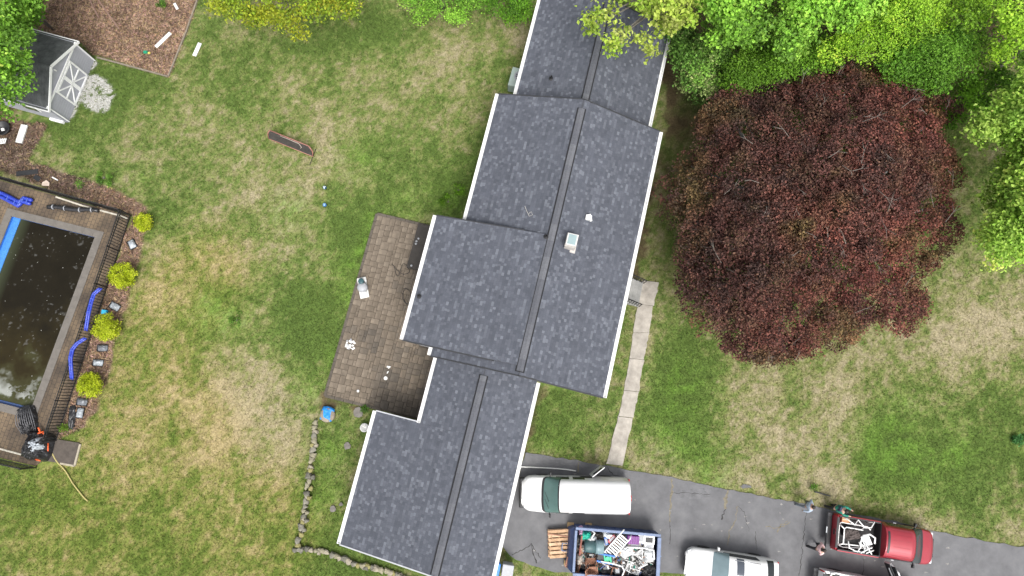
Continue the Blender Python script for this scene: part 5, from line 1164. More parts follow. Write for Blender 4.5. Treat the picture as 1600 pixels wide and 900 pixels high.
# open side door (the van's right side), swung outwards, with its window
vd = MB().box((0, 0, 0), (.85, .05, 1.45)).build('side_door', m_wpaint, van, loc=(-1.22, -1.3, 1.1), rot=(0, 0, R(38)), bevel=.02); MB().box((0, -.005, .38), (.58, .06, .5)).build('pane', glassmat('dark_glass', (.02, .024, .026)), vd)
MB().box((0, .03, .38), (.68, .02, .6)).build('window_frame', m_trim, vd); MB().box((.2, .05, -.1), (.2, .04, .05)).build('handle', m_trim, vd)
sh.patch('door_opening', m_trim, van, -.95, -.3, .76, .96, .006)
# white crossover car
loc, ang, L = place((1212, 901), (1071, 880), .8)
suv = empty('crossover_car', loc, ang, 'white crossover car with sunroof parked between the dumpster and trucks', 'car'); h = L/2
sh = Shell([(-h, [(.7, .55), (.8, .8), (.76, 1.0), (.68, 1.1), (0, 1.16)]), (-h+.12, [(.84, .4), (.9, .8), (.86, 1.08), (.74, 1.22), (0, 1.27)]), (-h+.4, [(.88, .36), (.93, .85), (.88, 1.12), (.68, 1.42), (0, 1.5)]), (-h+.95, [(.9, .36), (.95, .88), (.88, 1.15), (.66, 1.58), (0, 1.66)]), (.1, [(.9, .36), (.95, .86), (.9, 1.12), (.68, 1.6), (0, 1.68)]), (.3, [(.9, .36), (.95, .85), (.9, 1.1), (.67, 1.55), (0, 1.62)]),
            (1.15, [(.9, .36), (.94, .82), (.87, 1.0), (.74, 1.07), (0, 1.12)]), (1.3, [(.9, .36), (.94, .8), (.86, .98), (.7, 1.04), (0, 1.07)]), (h-.35, [(.86, .36), (.9, .72), (.8, .86), (.62, .94), (0, .97)]), (h-.1, [(.72, .4), (.78, .62), (.68, .76), (.5, .84), (0, .87)]), (h, [(.5, .48), (.6, .56), (.52, .66), (.4, .72), (0, .75)])], smooth=3)
sh.body('body', m_wpaint, suv)
sh.patch('windscreen', glassmat('blue_windscreen', (.16, .22, .24), .04), suv, .36, 1.12, .25, .75, .01, .1); sh.patch('sunroof', glassmat('sunroof_glass', (.07, .08, .1)), suv, -.45, -.05, .36, .64, .01); sh.patch('rear_window', glassmat('dark_glass', (.02, .024, .026)), suv, -h+.36, -h+.75, .28, .72, .01)
for u0, u1 in ((.215, .335), (.665, .785)): sh.patch('side_window', glassmat('dark_glass', (.02, .024, .026)), suv, -1.35, .75, u0, u1, .008, x0b=-1.2, x1b=.55)
for s in (-1, 1): MB().tube([(-1.3, s*.66, 1.62), (-.6, s*.68, 1.69), (.1, s*.67, 1.66)], .02, 6).build('roof_rail', m_chrome, suv, smooth=True); MB().box((h-.2, s*.62, .74), (.24, .26, .12), RZ(-s*.5)).build('headlight', m_head, suv, bevel=.03); MB().box((-h+.03, s*.66, .95), (.12, .3, .16)).build('tail_light', m_tail, suv, bevel=.03); mirror(suv, .85, s*.92, 1.08, m_wpaint)
MB().box((h-.01, 0, .62), (.06, .8, .16)).build('grille', m_trim, suv, bevel=.02)
for x in (1.45, -1.4):
    for s in (-1, 1): wheel(suv, x, s*.82, .35, .23)
# pickups
def pickup(loc, ang, L, paint, label, bedc, name='pickup_truck', open_door=False):
    t = empty(name, loc, ang, label, 'pickup truck'); h = L/2; bx = -h+2.45              # front wall of the bed
    hw_ = .97
    st = [(bx+.02, [(.9, .5), (.95, .9), (.93, 1.14), (.72, 1.8), (0, 1.81)]), (bx+.12, [(.92, .42), (.97, .95), (.94, 1.16), (.74, 1.86), (0, 1.86)]), (bx+1.45, [(.92, .42), (.97, .95), (.94, 1.16), (.74, 1.87), (0, 1.87)]), (bx+1.62, [(.92, .42), (.97, .95), (.94, 1.14), (.74, 1.79), (0, 1.81)]), (bx+2.2, [(.92, .42), (.97, .95), (.93, 1.14), (.82, 1.22), (0, 1.27)]), (bx+2.35, [(.92, .42), (.97, .93), (.92, 1.1), (.8, 1.17), (0, 1.22)]),
          (h-.3, [(.9, .42), (.95, .85), (.86, 1.0), (.72, 1.08), (0, 1.14)]), (h-.06, [(.8, .46), (.86, .76), (.76, .9), (.6, .98), (0, 1.02)]), (h, [(.68, .5), (.74, .68), (.66, .8), (.5, .88), (0, .92)])]
    sh = Shell(st); sh.body('cab', paint, t)
    sh.patch('windscreen', glassmat('truck_glass', (.045, .055, .055)), t, bx+1.64, bx+2.22, .25, .75, .01, .1); sh.patch('cowl', m_trim, t, bx+2.2, bx+2.34, .25, .75, .008, .1)
    for u0, u1 in ((.2, .33), (.67, .8)): sh.patch('side_window', glassmat('dark_glass', (.02, .024, .026)), t, bx+.25, bx+1.75, u0, u1, .008, x1b=bx+1.75)
    sh.patch('rear_brake_light', m_trim, t, bx+.1, bx+.2, .42, .58, .02)
    for k in range(7): sh.patch('roof_rib', paint, t, bx+.4, bx+1.35, .36+.04*k, .366+.04*k, .012, ny=3)
    x0, x1 = -h+.12, bx-.02
    for s in (-1, 1):
        side = MB().box(((x0+x1)/2, s*.92, .86), (x1-x0, .1, .82)).build('bed_side', paint, t, bevel=.04); MB().box(((x0+x1)/2, s*.875, 1.285), (x1-x0-.05, .07, .03)).build('bed_rail', bedc, side, bevel=.01)
        MB().box((-h+.1, s*.86, .95), (.06, .14, .42)).build('tail_light', m_tail, t, bevel=.02); MB().box((h-.14, s*.68, .84), (.2, .3, .2)).build('headlight', m_head, t, bevel=.04); mirror(t, bx+1.85, s*.97, 1.25, m_trim)
        MB().box((bx+.85, s*.99, 1.0), (.16, .03, .04)).build('door_handle', m_chrome, t)
    MB().box(((x0+x1)/2, 0, .62), (x1-x0, 1.8, .08)).build('bed_floor', m_trim, t); MB().box((x1+.02, 0, .95), (.08, 1.76, .66)).build('bed_front', m_trim, t)
    tg = MB().box((-h+.08, 0, .9), (.1, 1.72, .7)).build('tailgate', paint, t, bevel=.03); MB().box((-h+.02, 0, 1.0), (.03, .3, .12)).build('handle', m_trim, tg); MB().box((-h+.08, 0, 1.26), (.12, 1.6, .03)).build('tailgate_cap', m_trim, tg)
    bm = MB().box((-h-.1, 0, .58), (.24, 1.9, .2)).build('rear_bumper', mat('dark_bumper', (.06, .06, .065), .4, .1, 4), t, bevel=.03); MB().box((-h-.1, 0, .69), (.2, 1.5, .02)).build('step_pad', m_trim, bm); MB().box((-h-.2, .0, .62), (.05, .34, .16), ROT(0, -.5, 0)).build('number_plate', m_plate, bm)
    MB().box((h-.02, 0, .56), (.2, 1.75, .26), None, .95).build('front_bumper', m_chrome, t, bevel=.05); MB().box((h+.02, 0, .78), (.06, 1.0, .2)).build('grille', m_trim, t, bevel=.02)
    for x in (-h+1.1, h-.95):
        for s in (-1, 1): wheel(t, x, s*.84, .38, .26)
    if open_door:
        d = MB().box((-.5, 0, 0), (1.0, .09, .62)).build('door', paint, t, loc=(bx+1.72, 1.0, .82), rot=(0, 0, R(-62)), bevel=.03)
        MB().box((-.5, -.06, .0), (.9, .05, .56)).build('door_card', m_trim, d, bevel=.02); MB().box((-.45, -.03, .5), (.84, .04, .4)).build('pane', glassmat('dark_glass', (.02, .024, .026)), d); MB().bar((-.95, 0, .3), (-.6, 0, .72), .06, .06).build('window_frame', paint, d); MB().bar((-.6, 0, .72), (0, 0, .7), .06, .06).build('window_frame', paint, d)
        MB().box((-.1, .18, .32), (.14, .22, .2)).build('mirror', m_trim, d, bevel=.03); MB().box((-.5, -.1, .08), (.5, .05, .07)).build('armrest', m_gr, d, bevel=.01)
    return t
m_redp = mat('red_paint', (.31, .02, .034), .34, .06, 2, spec=.5, coat=.8, metal=.2)
loc, ang, L = place((1299, 829), (1456, 856), .8); red = pickup(loc, ang, L-.05, m_redp, 'red pickup truck loaded with white furniture frames', m_trim); RL_, RA, RLOC = L-.05, ang, loc
locw, angw, Lw = place((1279, 917), (1434, 943), .8); wh = pickup(locw, angw, L-.05, m_wpaint, 'white pickup truck cut by the lower edge, door standing open', m_wpaint, open_door=True)
def VW(v, x, y, z): return v.matrix_basis @ Vector((x, y, z))
# load in the red pickup's bed: white garden furniture frames
m_frame = mat('white_tube_frame', (.78, .78, .77), .4, .05, 4)
def tubeframe(name, label, origin, ang, paths, r=.035, m=m_frame, cat='frame', group=None, slats=None):
    t = empty(name, origin, ang, label, cat, group)
    for p in paths: MB().tube(p, r, 7).build('tube', m, t, smooth=True)
    for a, b, w in (slats or ()): MB().bar(a, b, w, .025).build('slat', m, t)
    return t
bo = -RL_/2+.12
def bed(x, y, z): return VW(red, bo+x, y, z)
tubeframe('tubular_chair', 'large white tube chair frame flat in the red pickup bed', bed(.15, -.3, .7), RA, [[(0, -.35, .3), (0, .75, .3), (.12, .85, .3), (1.55, .85, .35), (1.7, .7, .4)], [(0, -.35, .3), (.3, -.45, .3), (1.5, -.3, .3)], [(.2, -.25, .5), (.2, .55, .5), (.3, .65, .52), (1.2, .65, .55)], [(.2, -.25, .5), (1.2, -.2, .5)], [(0, .75, .3), (.2, .55, .5)], [(0, -.35, .3), (.2, -.25, .5)], [(0, .3, 0), (0, .3, .3)], [(1.4, .6, 0), (1.4, .85, .32)], [(1.4, -.3, 0), (1.4, -.3, .3)]], cat='chair', group='white frames in the pickup bed')
tubeframe('table_base', 'zigzag white table base along the far side of the bed', bed(.2, .75, .7), RA, [[(.35, 0, .0), (.2, .05, .62), (.65, -.2, .6), (.8, .1, .62), (1.2, -.25, .62), (1.55, -.2, .6), (1.7, .12, .62)], [(.2, .05, .62), (.2, .05, .0)], [(1.7, .12, .62), (1.6, 0, 0)]], cat='table base', group='white frames in the pickup bed')
tubeframe('tubular_chair', 'looped white chair legs at the near side of the bed', bed(.55, -.5, .7), RA, [[(0, .15, .62), (.1, -.2, .6), (.55, -.32, .6), (.7, -.05, .62), (.6, .2, .6)], [(.3, -.3, .62), (.9, -.3, .6), (.95, .2, .62)], [(.7, -.35, .66), (1.3, .05, .66)], [(1.3, -.32, .66), (.9, .2, .66)], [(1.0, -.32, .64), (1.4, -.1, .64)], [(.1, -.2, .6), (.1, -.2, 0)], [(.9, -.3, .6), (.9, -.3, 0)]], cat='chair', group='white frames in the pickup bed')
t = tubeframe('garden_chair', 'white curved chair back and arm by the pickup cab', bed(1.35, -.15, .7), RA, [[(0, .2, .55), (.35, .35, .62), (.65, .2, .62), (.65, -.1, .6)], [(0, .2, .55), (-.1, -.2, .55), (.2, -.45, .55), (.5, -.35, .58)], [(.2, 0, .55), (.2, 0, 0)], [(.4, -.3, .56), (.4, -.3, 0)]], .05, cat='chair', group='white frames in the pickup bed')
for k in range(5): MB().box((.02+.09*k, -.08+.03*k, .6), (.07, .5, .03), RZ(.5)).build('slat', m_frame, t)
t = empty('seat_cushion', bed(.8, .05, .7), RA, 'dark brown woven seat lying on the white frames', 'seat'); V, F = crumple(20, 20, .42, .3, .14, .62, .12, 8, 8); link('webbing', npmesh('seat', V, F, mat('brown_webbing', (.075, .06, .055), .9, .5, 9), None, False), t, None, (0, 0, .3)); MB().box((-.1, 0, .25), (.5, .4, .5), None, .8).build('frame', m_trim, t)
t = empty('cardboard_box', bed(.45, .72, .66), RA, 'orange brown cardboard by the pickup tailgate corner', 'box'); MB().box((0, 0, .22), (.42, .3, .44)).build('carton', mat('cardboard', (.42, .22, .12), .85, .15, 4), t)
MB().box((0, 0, .445), (.4, .06, .01)).build('tape', mat('tape', (.5, .36, .22), .5, .1, 4), t)
# load in the white pickup
tubeframe('bent_pipe', 'white bent pipe lying on the white pickup bed rail', VW(wh, bo+.25, .9, 1.3), angw, [[(0, -.3, .0), (.05, .0, .06), (.3, .05, .06), (1.0, .0, .06), (2.0, 0, .06)]], .05, cat='pipe')
t = empty('burlap_bundle', VW(wh, bo+.62, .72, .66), angw, 'tan and black bundle at the corner of the white pickup bed', 'bundle'); MB().lathe([(.12, 0), (.16, .3), (.13, .62), (.03, .7)], 12).build('bundle', mat('burlap', (.4, .3, .18), .9, .3, 6), t, smooth=True); MB().lathe([(.17, .4), (.18, .5), (.1, .56)], 12, (.02, .12, .1)).build('strap', m_trim, t)

# ---------------------------------------------------------------- dumpster and what lies in it
DZ = 1.45
a, b, c = P(901, 824, DZ), P(1031, 835, DZ), P(899, 896, DZ)
dang = math.atan2(b.y-a.y, b.x-a.x); DL = (b-a).length; DW = 2.45
du_ = Vector((math.cos(dang), math.sin(dang), 0)); dv_ = Vector((du_.y, -du_.x, 0))
dorg = a+dv_*DW/2+du_*DL/2; dorg.z = .02
dump = empty('dumpster', dorg, dang, 'blue roll off dumpster piled with discarded furniture', 'dumpster')
m_db = mat('navy_steel', (.035, .06, .15), .55, .25, 4); m_rimb = mat('blue_steel_rim', (.14, .185, .30), .5, .2, 5)
for s in (-1, 1):
    w = MB().box((0, s*(DW/2-.04), .8), (DL, .06, 1.25)).build('side_wall', m_db, dump)
    MB().box((0, s*(DW/2-.05), DZ-.01), (DL+.1, .14, .12)).build('top_rail', m_rimb, w, bevel=.02)
    for k in range(9): MB().box((-DL/2+.3+k*(DL-.6)/8, s*(DW/2-.005), .7), (.1, .05, .95)).build('rib', m_db, w)
ew = MB().box((-DL/2-.04, 0, .8), (.06, DW-.16, 1.25)).build('end_wall', m_db, dump); MB().box((-DL/2-.02, 0, DZ-.01), (.14, DW-.3, .12)).build('top_rail', m_rimb, ew, bevel=.02)
dw_ = MB().box((DL/2+.0, 0, .8), (.06, DW-.16, 1.25)).build('end_door', m_db, dump); MB().box((DL/2-.02, 0, DZ-.01), (.2, DW-.3, .12)).build('top_rail', m_rimb, dw_, bevel=.02); MB().box((DL/2+.1, -.2, 1.1), (.1, .5, .1)).build('latch', m_trim, dw_); MB().tube([(DL/2+.12, .1, .5), (DL/2+.12, .1, 1.4)], .03, 8).build('lock_rod', m_rimb, dw_)
MB().box((0, 0, .2), (DL, DW-.1, .1)).build('floor', m_db, dump)
for s in (-1, 1): MB().box((-.1, s*.5, .1), (DL+.3, .15, .14)).build('skid', m_trim, dump)
nose = MB(); nose.add([(-DL/2-.08, -DW/2+.06, .15), (-DL/2-.08, DW/2-.06, .15), (-DL/2-.08, DW/2-.06, 1.2), (-DL/2-.08, -DW/2+.06, 1.2), (-DL/2-.36, -DW/2+.2, .15), (-DL/2-.36, DW/2-.2, .15), (-DL/2-.26, DW/2-.2, .85), (-DL/2-.26, -DW/2+.2, .85)], [(0, 1, 2, 3), (7, 6, 5, 4), (0, 4, 5, 1), (1, 5, 6, 2), (2, 6, 7, 3), (3, 7, 4, 0)]); nose.build('nose', m_db, dump)
MB().tube([(-DL/2-.36, -.2, .5), (-DL/2-.62, -.2, .55), (-DL/2-.62, .2, .55), (-DL/2-.36, .2, .5)], .035, 8).build('hook_bar', m_rimb, dump, smooth=True)
for px, py, lab in ((891, 820, 'wooden block under the dumpster upper corner'), (886, 878, 'wooden block under the dumpster lower corner'), (919, 821, 'small wooden block beside the dumpster upper rail')):
    p = P(px, py); tag(MB().box((0, 0, .09), (.36, .3, .18)).build('wood_block', mat('raw_wood', (.36, .25, .13), .85, .2, 5), None, loc=(p.x, p.y, .022), rot=(0, 0, dang), bevel=.01), lab, 'block', 'wooden blocks round the dumpster')
# rubbish fill below the named pieces
V, F = crumple(60, 34, DL/2-.1, DW/2-.12, .3, .86, .0, 14, 2); V[:, 0] = np.clip(V[:, 0], -DL/2+.08, DL/2-.1); V[:, 1] = np.clip(V[:, 1], -DW/2+.1, DW/2-.1)
o = link('rubbish', npmesh('rubbish', V, F, mat('mixed_rubbish', (.02, .02, .02), .8, .5, 7, .5, 12, rgb2=(.2, .19, .18)), None, False), None, dorg, (0, 0, dang)); tag(o, 'dark mixed rubbish filling the dumpster under the furniture', 'rubbish', kind='stuff')
CL = np.array([(.7, .7, .69), (.6, .58, .55), (.25, .24, .23), (.05, .05, .05), (.3, .15, .09), (.45, .3, .2), (.1, .14, .3), (.75, .75, .74), (.5, .5, .48), (.03, .2, .15)])
V = []; F = []; Cc = []
for k in range(420):
    sx, sy, sz = random.uniform(.05, .35), random.uniform(.03, .12), random.uniform(.015, .06); M = ROT(random.uniform(-.5, .5), random.uniform(-.5, .5), random.uniform(0, 3.1)); c = Vector((random.uniform(-DL/2+.3, DL/2-.3), random.uniform(-DW/2+.28, DW/2-.28), random.uniform(.85, 1.12)))
    b = MB().box(c, (sx, sy, sz), M); F += [tuple(i+len(V) for i in f) for f in b.f]; V += b.v; Cc += [CL[random.randrange(10)]*random.uniform(.7, 1.1)]*8
o = link('debris', npmesh('debris', V, F, mat('debris', (1, 1, 1), .7, .15, 5, attr=True), Cc), None, dorg, (0, 0, dang)); tag(o, 'small broken bits and scraps between the furniture in the dumpster', 'debris', kind='stuff')
def D(px, py, z=1.1): p = P(px, py, z); return p
def zx(x, y): return 840+x/7.27, 800+y/7.27      # zoomed view -> photo pixel
m_pw = mat('white_resin', (.74, .74, .73), .45, .05, 4); m_bw = mat('brown_wood', (.19, .085, .05), .65, .25, 5); m_bw2 = mat('pale_brown_wood', (.33, .16, .1), .65, .25, 5)
def slat_chair(px, py, z, rot, m, lab, s=1.0, group='white resin chairs in the dumpster', name='garden_chair', cat='chair'):
    t = empty(name, D(px, py, z), rot[2], lab, cat, group); t.rotation_euler = rot
    sw = .5*s
    for k in range(6): MB().box((-.18*s+k*.075*s, 0, .4*s), (.05*s, sw, .02)).build('seat_slat', m, t)
    for sy in (-1, 1):
        MB().box((0, sy*sw/2, .4*s), (.5*s, .045, .04)).build('seat_rail', m, t); MB().tube([(-.24*s, sy*sw/2, .38*s), (-.36*s, sy*sw/2, .95*s)], .022, 7).build('back_post', m, t, smooth=True); MB().tube([(-.3*s, sy*(sw/2+.02), .62*s), (.15*s, sy*(sw/2+.03), .62*s), (.22*s, sy*(sw/2+.01), .4*s)], .025, 7).build('armrest', m, t, smooth=True)
        for x in (-.22, .22): MB().tube([(x*s, sy*sw/2, .4*s), (x*1.15*s, sy*sw*.54, 0)], .02, 7).build('leg', m, t, smooth=True)
    for k in range(5): MB().bar((-.25*s, -sw*.36+k*sw*.18, .42*s), (-.35*s, -sw*.36+k*sw*.18, .93*s), .04*s, .015, up=(1, 0, .2)).build('back_slat', m, t)
    MB().box((-.36*s, 0, .95*s), (.05, sw, .06)).build('top_rail', m, t)
    return t
def chaise(px, py, z, rz, lab):
    t = empty('sun_lounger', D(px, py, z), rz, lab, 'lounger'); t.rotation_euler = (R(12), R(-8), rz)
    for s in (-1, 1): MB().tube([(-.85, s*.3, .1), (.8, s*.3, .1), (.95, s*.25, .02)], .035, 8).build('side_rail', m_pw, t, smooth=True)
    for k in range(11): MB().box((-.78+k*.14, 0, .12), (.07, .58, .02)).build('slat', m_pw, t)
    for x in (-.5, .5):
        for s in (-1, 1): MB().tube([(x, s*.28, .1), (x, s*.3, -.22)], .03, 7).build('leg', m_pw, t, smooth=True)
    MB().box((-.86, 0, .12), (.05, .6, .05)).build('end_rail', m_pw, t)
    return t
chaise(*zx(890, 380), 1.25, R(48), 'white slatted lounger tilted across the dumpster middle')
slat_chair(*zx(1130, 520), .85, (R(8), R(-62), R(-92)), m_pw, 'white slatted resin chair at the dumpster right half')
slat_chair(*zx(1075, 700), .85, (R(-5), R(-70), R(-100)), m_pw, 'white slatted resin chair at the dumpster lower edge')
slat_chair(*zx(1150, 610), .8, (R(-12), R(-80), R(20)), m_pw, 'white resin chair on its back between the two slatted chairs', .95)
slat_chair(*zx(1250, 560), .75, (R(15), R(-40), R(-60)), m_pw, 'white resin chair against the dumpster right rail', .9)
slat_chair(*zx(960, 590), .8, (R(20), R(-50), R(140)), m_pw, 'white resin chair half buried below the tilted lounger', .9)
slat_chair(*zx(575, 500), .85, (R(10), R(-30), R(85)), m_bw, 'dark brown wooden chair left in the dumpster', 1.0, 'brown wooden chairs in the dumpster')
slat_chair(*zx(540, 640), .8, (R(-8), R(-75), R(-10)), m_bw2, 'pale brown wooden chair in the dumpster lower left corner', 1.05, 'brown wooden chairs in the dumpster')
slat_chair(*zx(650, 650), .85, (R(6), R(-15), R(5)), m_bw2, 'pale brown wooden chair, second from the lower left corner', 1.0, 'brown wooden chairs in the dumpster')
slat_chair(*zx(770, 640), .85, (R(-10), R(-65), R(170)), m_bw2, 'pale brown wooden chair at the lower middle of the dumpster', 1.05, 'brown wooden chairs in the dumpster')
t = empty('trash_barrel', D(*zx(520, 375), .98), dang+R(2), 'dark green trash barrel lying on its side in the dumpster', 'barrel'); M = Matrix.Rotation(PI/2, 3, 'Y')
MB().lathe([(.26, 0), (.3, .1), (.34, .62)], 24, (0, 0, .34), M).build('barrel', mat('dark_green_plastic', (.05, .1, .105), .5, .15, 4), t, smooth=True); MB().lathe([(.365, .6), (.365, .72), (.37, 1.02), (.33, 1.04), (.3, .75)], 24, (0, 0, .36), M).build('collar', mat('grey_green_plastic', (.16, .24, .26), .45, .15, 4), t, smooth=True)
t = empty('purple_tub', D(*zx(1075, 305), 1.0), dang, 'purple plastic tub near the dumpster upper right', 'tub'); MB().box((0, 0, .18), (.6, .42, .36), None, 1.1).build('tub', mat('purple_plastic', (.16, .03, .2), .4, .2, 4), t, bevel=.05)
for k in range(5): MB().box((-.24+.12*k, 0, .375), (.05, .38, .03)).build('lid_rib', mat('purple_rib', (.22, .06, .27), .4, .1, 4), t, bevel=.01)
def bag(px, py, z, sx, sy, h_, m, lab, seed, name='plastic_bag', cat='bag', amp=.14, rz=0):
    t = D(px, py, z); V, F = crumple(22, 22, sx, sy, amp, h_, h_*.8, 8, seed); o = link(name, npmesh(name, V, F, m, None, False), None, t, (0, 0, rz)); return tag(o, lab, cat)
m_teal = mat('teal_plastic', (.03, .42, .3), .4, .2, 5, .5, 10); m_wb = mat('white_bag', (.7, .72, .72), .4, .15, 5, .6, 10); m_red = mat('red_plastic', (.45, .06, .08), .4, .2, 5)
bag(*zx(545, 265), 1.0, .3, .24, .36, m_teal, 'teal plastic bag in the dumpster upper left corner', 4); bag(*zx(610, 310), 1.05, .3, .22, .36, m_wb, 'white plastic bag on the green barrel', 6); bag(*zx(790, 260), 1.0, .34, .2, .35, m_wb, 'white crumpled bag at the dumpster upper rail', 9, rz=-.4); bag(*zx(1010, 440), .95, .42, .3, .38, m_wb, 'large white crumpled sheet right of the tilted lounger', 12, rz=.3); bag(*zx(1265, 490), .95, .3, .36, .36, m_wb, 'white bag by the dumpster right rail', 15); bag(*zx(1262, 665), .9, .46, .4, .42, m_bag, 'black plastic bag in the dumpster lower right corner', 18, amp=.22); bag(*zx(475, 530), .95, .16, .3, .36, mat('pale_tan_sheet', (.5, .44, .38), .7, .2, 5), 'pale crumpled sheet at the dumpster left wall', 22); bag(*zx(690, 260), .95, .4, .2, .3, mat('dark_fabric_heap', (.045, .04, .035), .9, .4, 6), 'dark cloth heap at the dumpster upper rail', 25, 'cloth_heap', 'cloth'); bag(*zx(900, 640), .9, .34, .26, .34, mat('charcoal_sheet', (.035, .036, .04), .5, .3, 5), 'charcoal sheet beside the lower wooden chairs', 28, 'cloth_heap', 'cloth'); bag(*zx(488, 205), 1.05, .12, .24, .3, mat('pink_cloth', (.42, .25, .36), .8, .2, 5), 'pink cloth caught on the dumpster upper left corner', 31, 'cloth', 'cloth')
def box_item(px, py, z, d, m, lab, rz=0, name='box', cat='box', panel=None, tilt=(0, 0)):
    t = empty(name, D(px, py, z), rz, lab, cat); t.rotation_euler = (*tilt, rz); MB().box((0, 0, d[2]/2), d).build('case', m, t, bevel=.015)
    MB().box((0, 0, d[2]+.006), (d[0]*.62, d[1]*.6, .012)).build('panel', panel or m_gr, t); MB().box((d[0]*.38, 0, d[2]+.008), (d[0]*.06, d[1]*.6, .016)).build('handle', m_gr, t); return t
box_item(*zx(1250, 305), 1.0, (.62, .44, .36), m_pw, 'white appliance with dark panel in the dumpster upper right', dang, 'appliance', 'appliance', m_trim); box_item(*zx(1252, 372), 1.0, (.5, .26, .32), m_pw, 'white box below the white appliance', dang-.05, panel=m_gr); box_item(*zx(1090, 372), .95, (.7, .26, .34), mat('taupe_board', (.34, .3, .27), .7, .15, 5), 'taupe box under the purple tub', dang); box_item(*zx(1160, 290), 1.0, (.26, .5, .3), m_pw, 'white narrow box between purple tub and appliance', dang+.1); box_item(*zx(900, 660), 1.1, (.3, .42, .14), m_trim, 'black flat box among the lower chairs', dang+.1); box_item(*zx(835, 300), 1.1, (.5, .18, .2), m_red, 'red box beside the upper end of the tilted lounger', R(45)); box_item(*zx(770, 320), 1.05, (.16, .4, .28), mat('blue_pink_box', (.1, .2, .5), .5, .3, 3), 'small blue box between barrel and lounger', .2)
t = empty('play_table', D(*zx(760, 515), 1.05), dang+R(-6), 'blue plastic play table with green inserts in the dumpster', 'play table'); m_pb = mat('toy_blue', (.01, .14, .5), .4, .15, 4); m_pg = mat('toy_lime', (.03, .5, .25), .4, .15, 4)
MB().box((0, .2, .32), (1.0, .1, .1)).build('rail', m_pb, t, bevel=.02); MB().box((0, -.2, .3), (.9, .1, .1)).build('rail', m_pb, t, bevel=.02); MB().box((0, 0, .26), (.85, .34, .05)).build('top', m_trim, t)
for x in (-.05, .28): MB().box((x, .02, .32), (.08, .42, .08), RZ(.3)).build('insert', m_pg, t, bevel=.02)
MB().lathe([(.13, .3), (.13, .34), (.09, .34), (.09, .31)], 16, (.12, 0, 0)).build('cup', m_pg, t)
for x in (-.42, .42):
    for y in (-.2, .2): MB().box((x, y, .1), (.07, .07, .32)).build('leg', m_pb, t)
t = tag(MB().tube([D(*zx(505, 270), 1.25), D(*zx(490, 370), 1.25), D(*zx(478, 490), 1.25)], .055, 6).build('board', mat('red_brown_board', (.3, .11, .08), .7, .2, 5), None, org=D(*zx(505, 270), 1.25)), 'red brown board along the dumpster left end', 'board')
for pts, lab in (([(720, 560), (850, 585), (960, 620), (985, 670), (960, 727)], 'white bent tube leg arching over the lower chairs'), ([(1010, 400), (1200, 410), (1320, 435), (1325, 540)], 'white bent tube bar beside the right rail'), ([(1140, 640), (1250, 590)], 'short white bar over the lower white chair'), ([(620, 215), (650, 240), (610, 300)], 'white bent pipe on the teal bag')):
    w = [D(*zx(*q), 1.42) for q in pts]; tag(MB().tube(w, .04, 7).build('bent_tube', m_frame, None, org=w[0], smooth=True), lab, 'tube', 'white bent tubes in the dumpster')
# pallets
pal0 = P(857, 869); pc = P(873, 849, .3); m_pall = mat('pallet_wood', (.46, .29, .17), .8, .3, 5); m_palls = mat('pallet_wood_pale', (.56, .38, .24), .8, .25, 5)
for lvl in range(3):
    t = empty('pallet', (pc.x+.02*lvl, pc.y+.03*(lvl % 2), .022+.14*lvl), R(1+1.5*lvl), ('bottom', 'middle', 'topmost')[lvl]+' wooden pallet of the stack beside the dumpster', 'pallet', 'wooden pallets stacked beside the dumpster')
    for x in (-.52, 0, .52): MB().box((x, 0, .068), (.05, 1.45, .09)).build('stringer', m_pall, t)
    for k in range(7): MB().box((0, -.66+k*.22, .125), (1.18, .15, .02)).build('deck_board', m_palls if (k+lvl) % 2 else m_pall, t)
    for k in range(3): MB().box((0, -.6+k*.6, .011), (1.18, .1, .02)).build('base_board', m_pall, t)
t = empty('loose_lath', (pc.x, pc.y+.45, .46), R(-8), 'thin lath lying across the top of the pallets', 'lath'); MB().box((.05, 0, .02), (1.35, .05, .04)).build('lath', m_bw2, t)
t = empty('loose_lath', (pc.x-.05, pc.y-.1, .46), R(-52), 'thin lath laid diagonally on the pallets', 'lath'); MB().box((0, 0, .015), (1.3, .03, .02)).build('lath', m_pall, t)
# bins at the garage corner
bp_ = P(772, 892, .9); 
def bin_(loc, rz, m, lab, lidm):
    t = empty('wheelie_bin', loc, rz, lab, 'bin', 'bins at the garage corner'); MB().box((0, 0, .5), (.55, .62, .96), None, 1.08).build('body', m, t, bevel=.04); MB().box((0, 0, 1.02), (.64, .74, .08), None, .93).build('lid', lidm, t, bevel=.03); MB().tube([(-.28, -.42, .98), (.28, -.42, .98)], .025, 8).build('handle', m_trim, t)
    for s in (-1, 1): MB().lathe([(.1, -.03), (.1, .03)], 14, (s*.25, -.3, .1), Matrix.Rotation(PI/2, 3, 'Y')).build('wheel', m_tyre, t)
p = P(772, 890, 1); bin_((p.x, p.y, .0), R(-12), mat('recycling_blue', (.02, .16, .6), .4, .1, 4), 'blue recycling bin against the garage gutter', mat('recycling_lid', (.03, .2, .66), .35, .1, 4))
p = P(793, 893, 1); bin_((p.x, p.y, .0), R(-9), mat('bin_grey', (.3, .31, .33), .5, .1, 4), 'grey bin beside the blue recycling bin', mat('bin_lid_grey', (.36, .37, .39), .5, .1, 4))
# downpipe from the garage to the van
cable([(808, 729), (850, 731), (880, 733), (900, 736)], .04, m_pl, 'white drain pipe on the asphalt between garage and van', 'drain_pipe', .08, 'pipe')

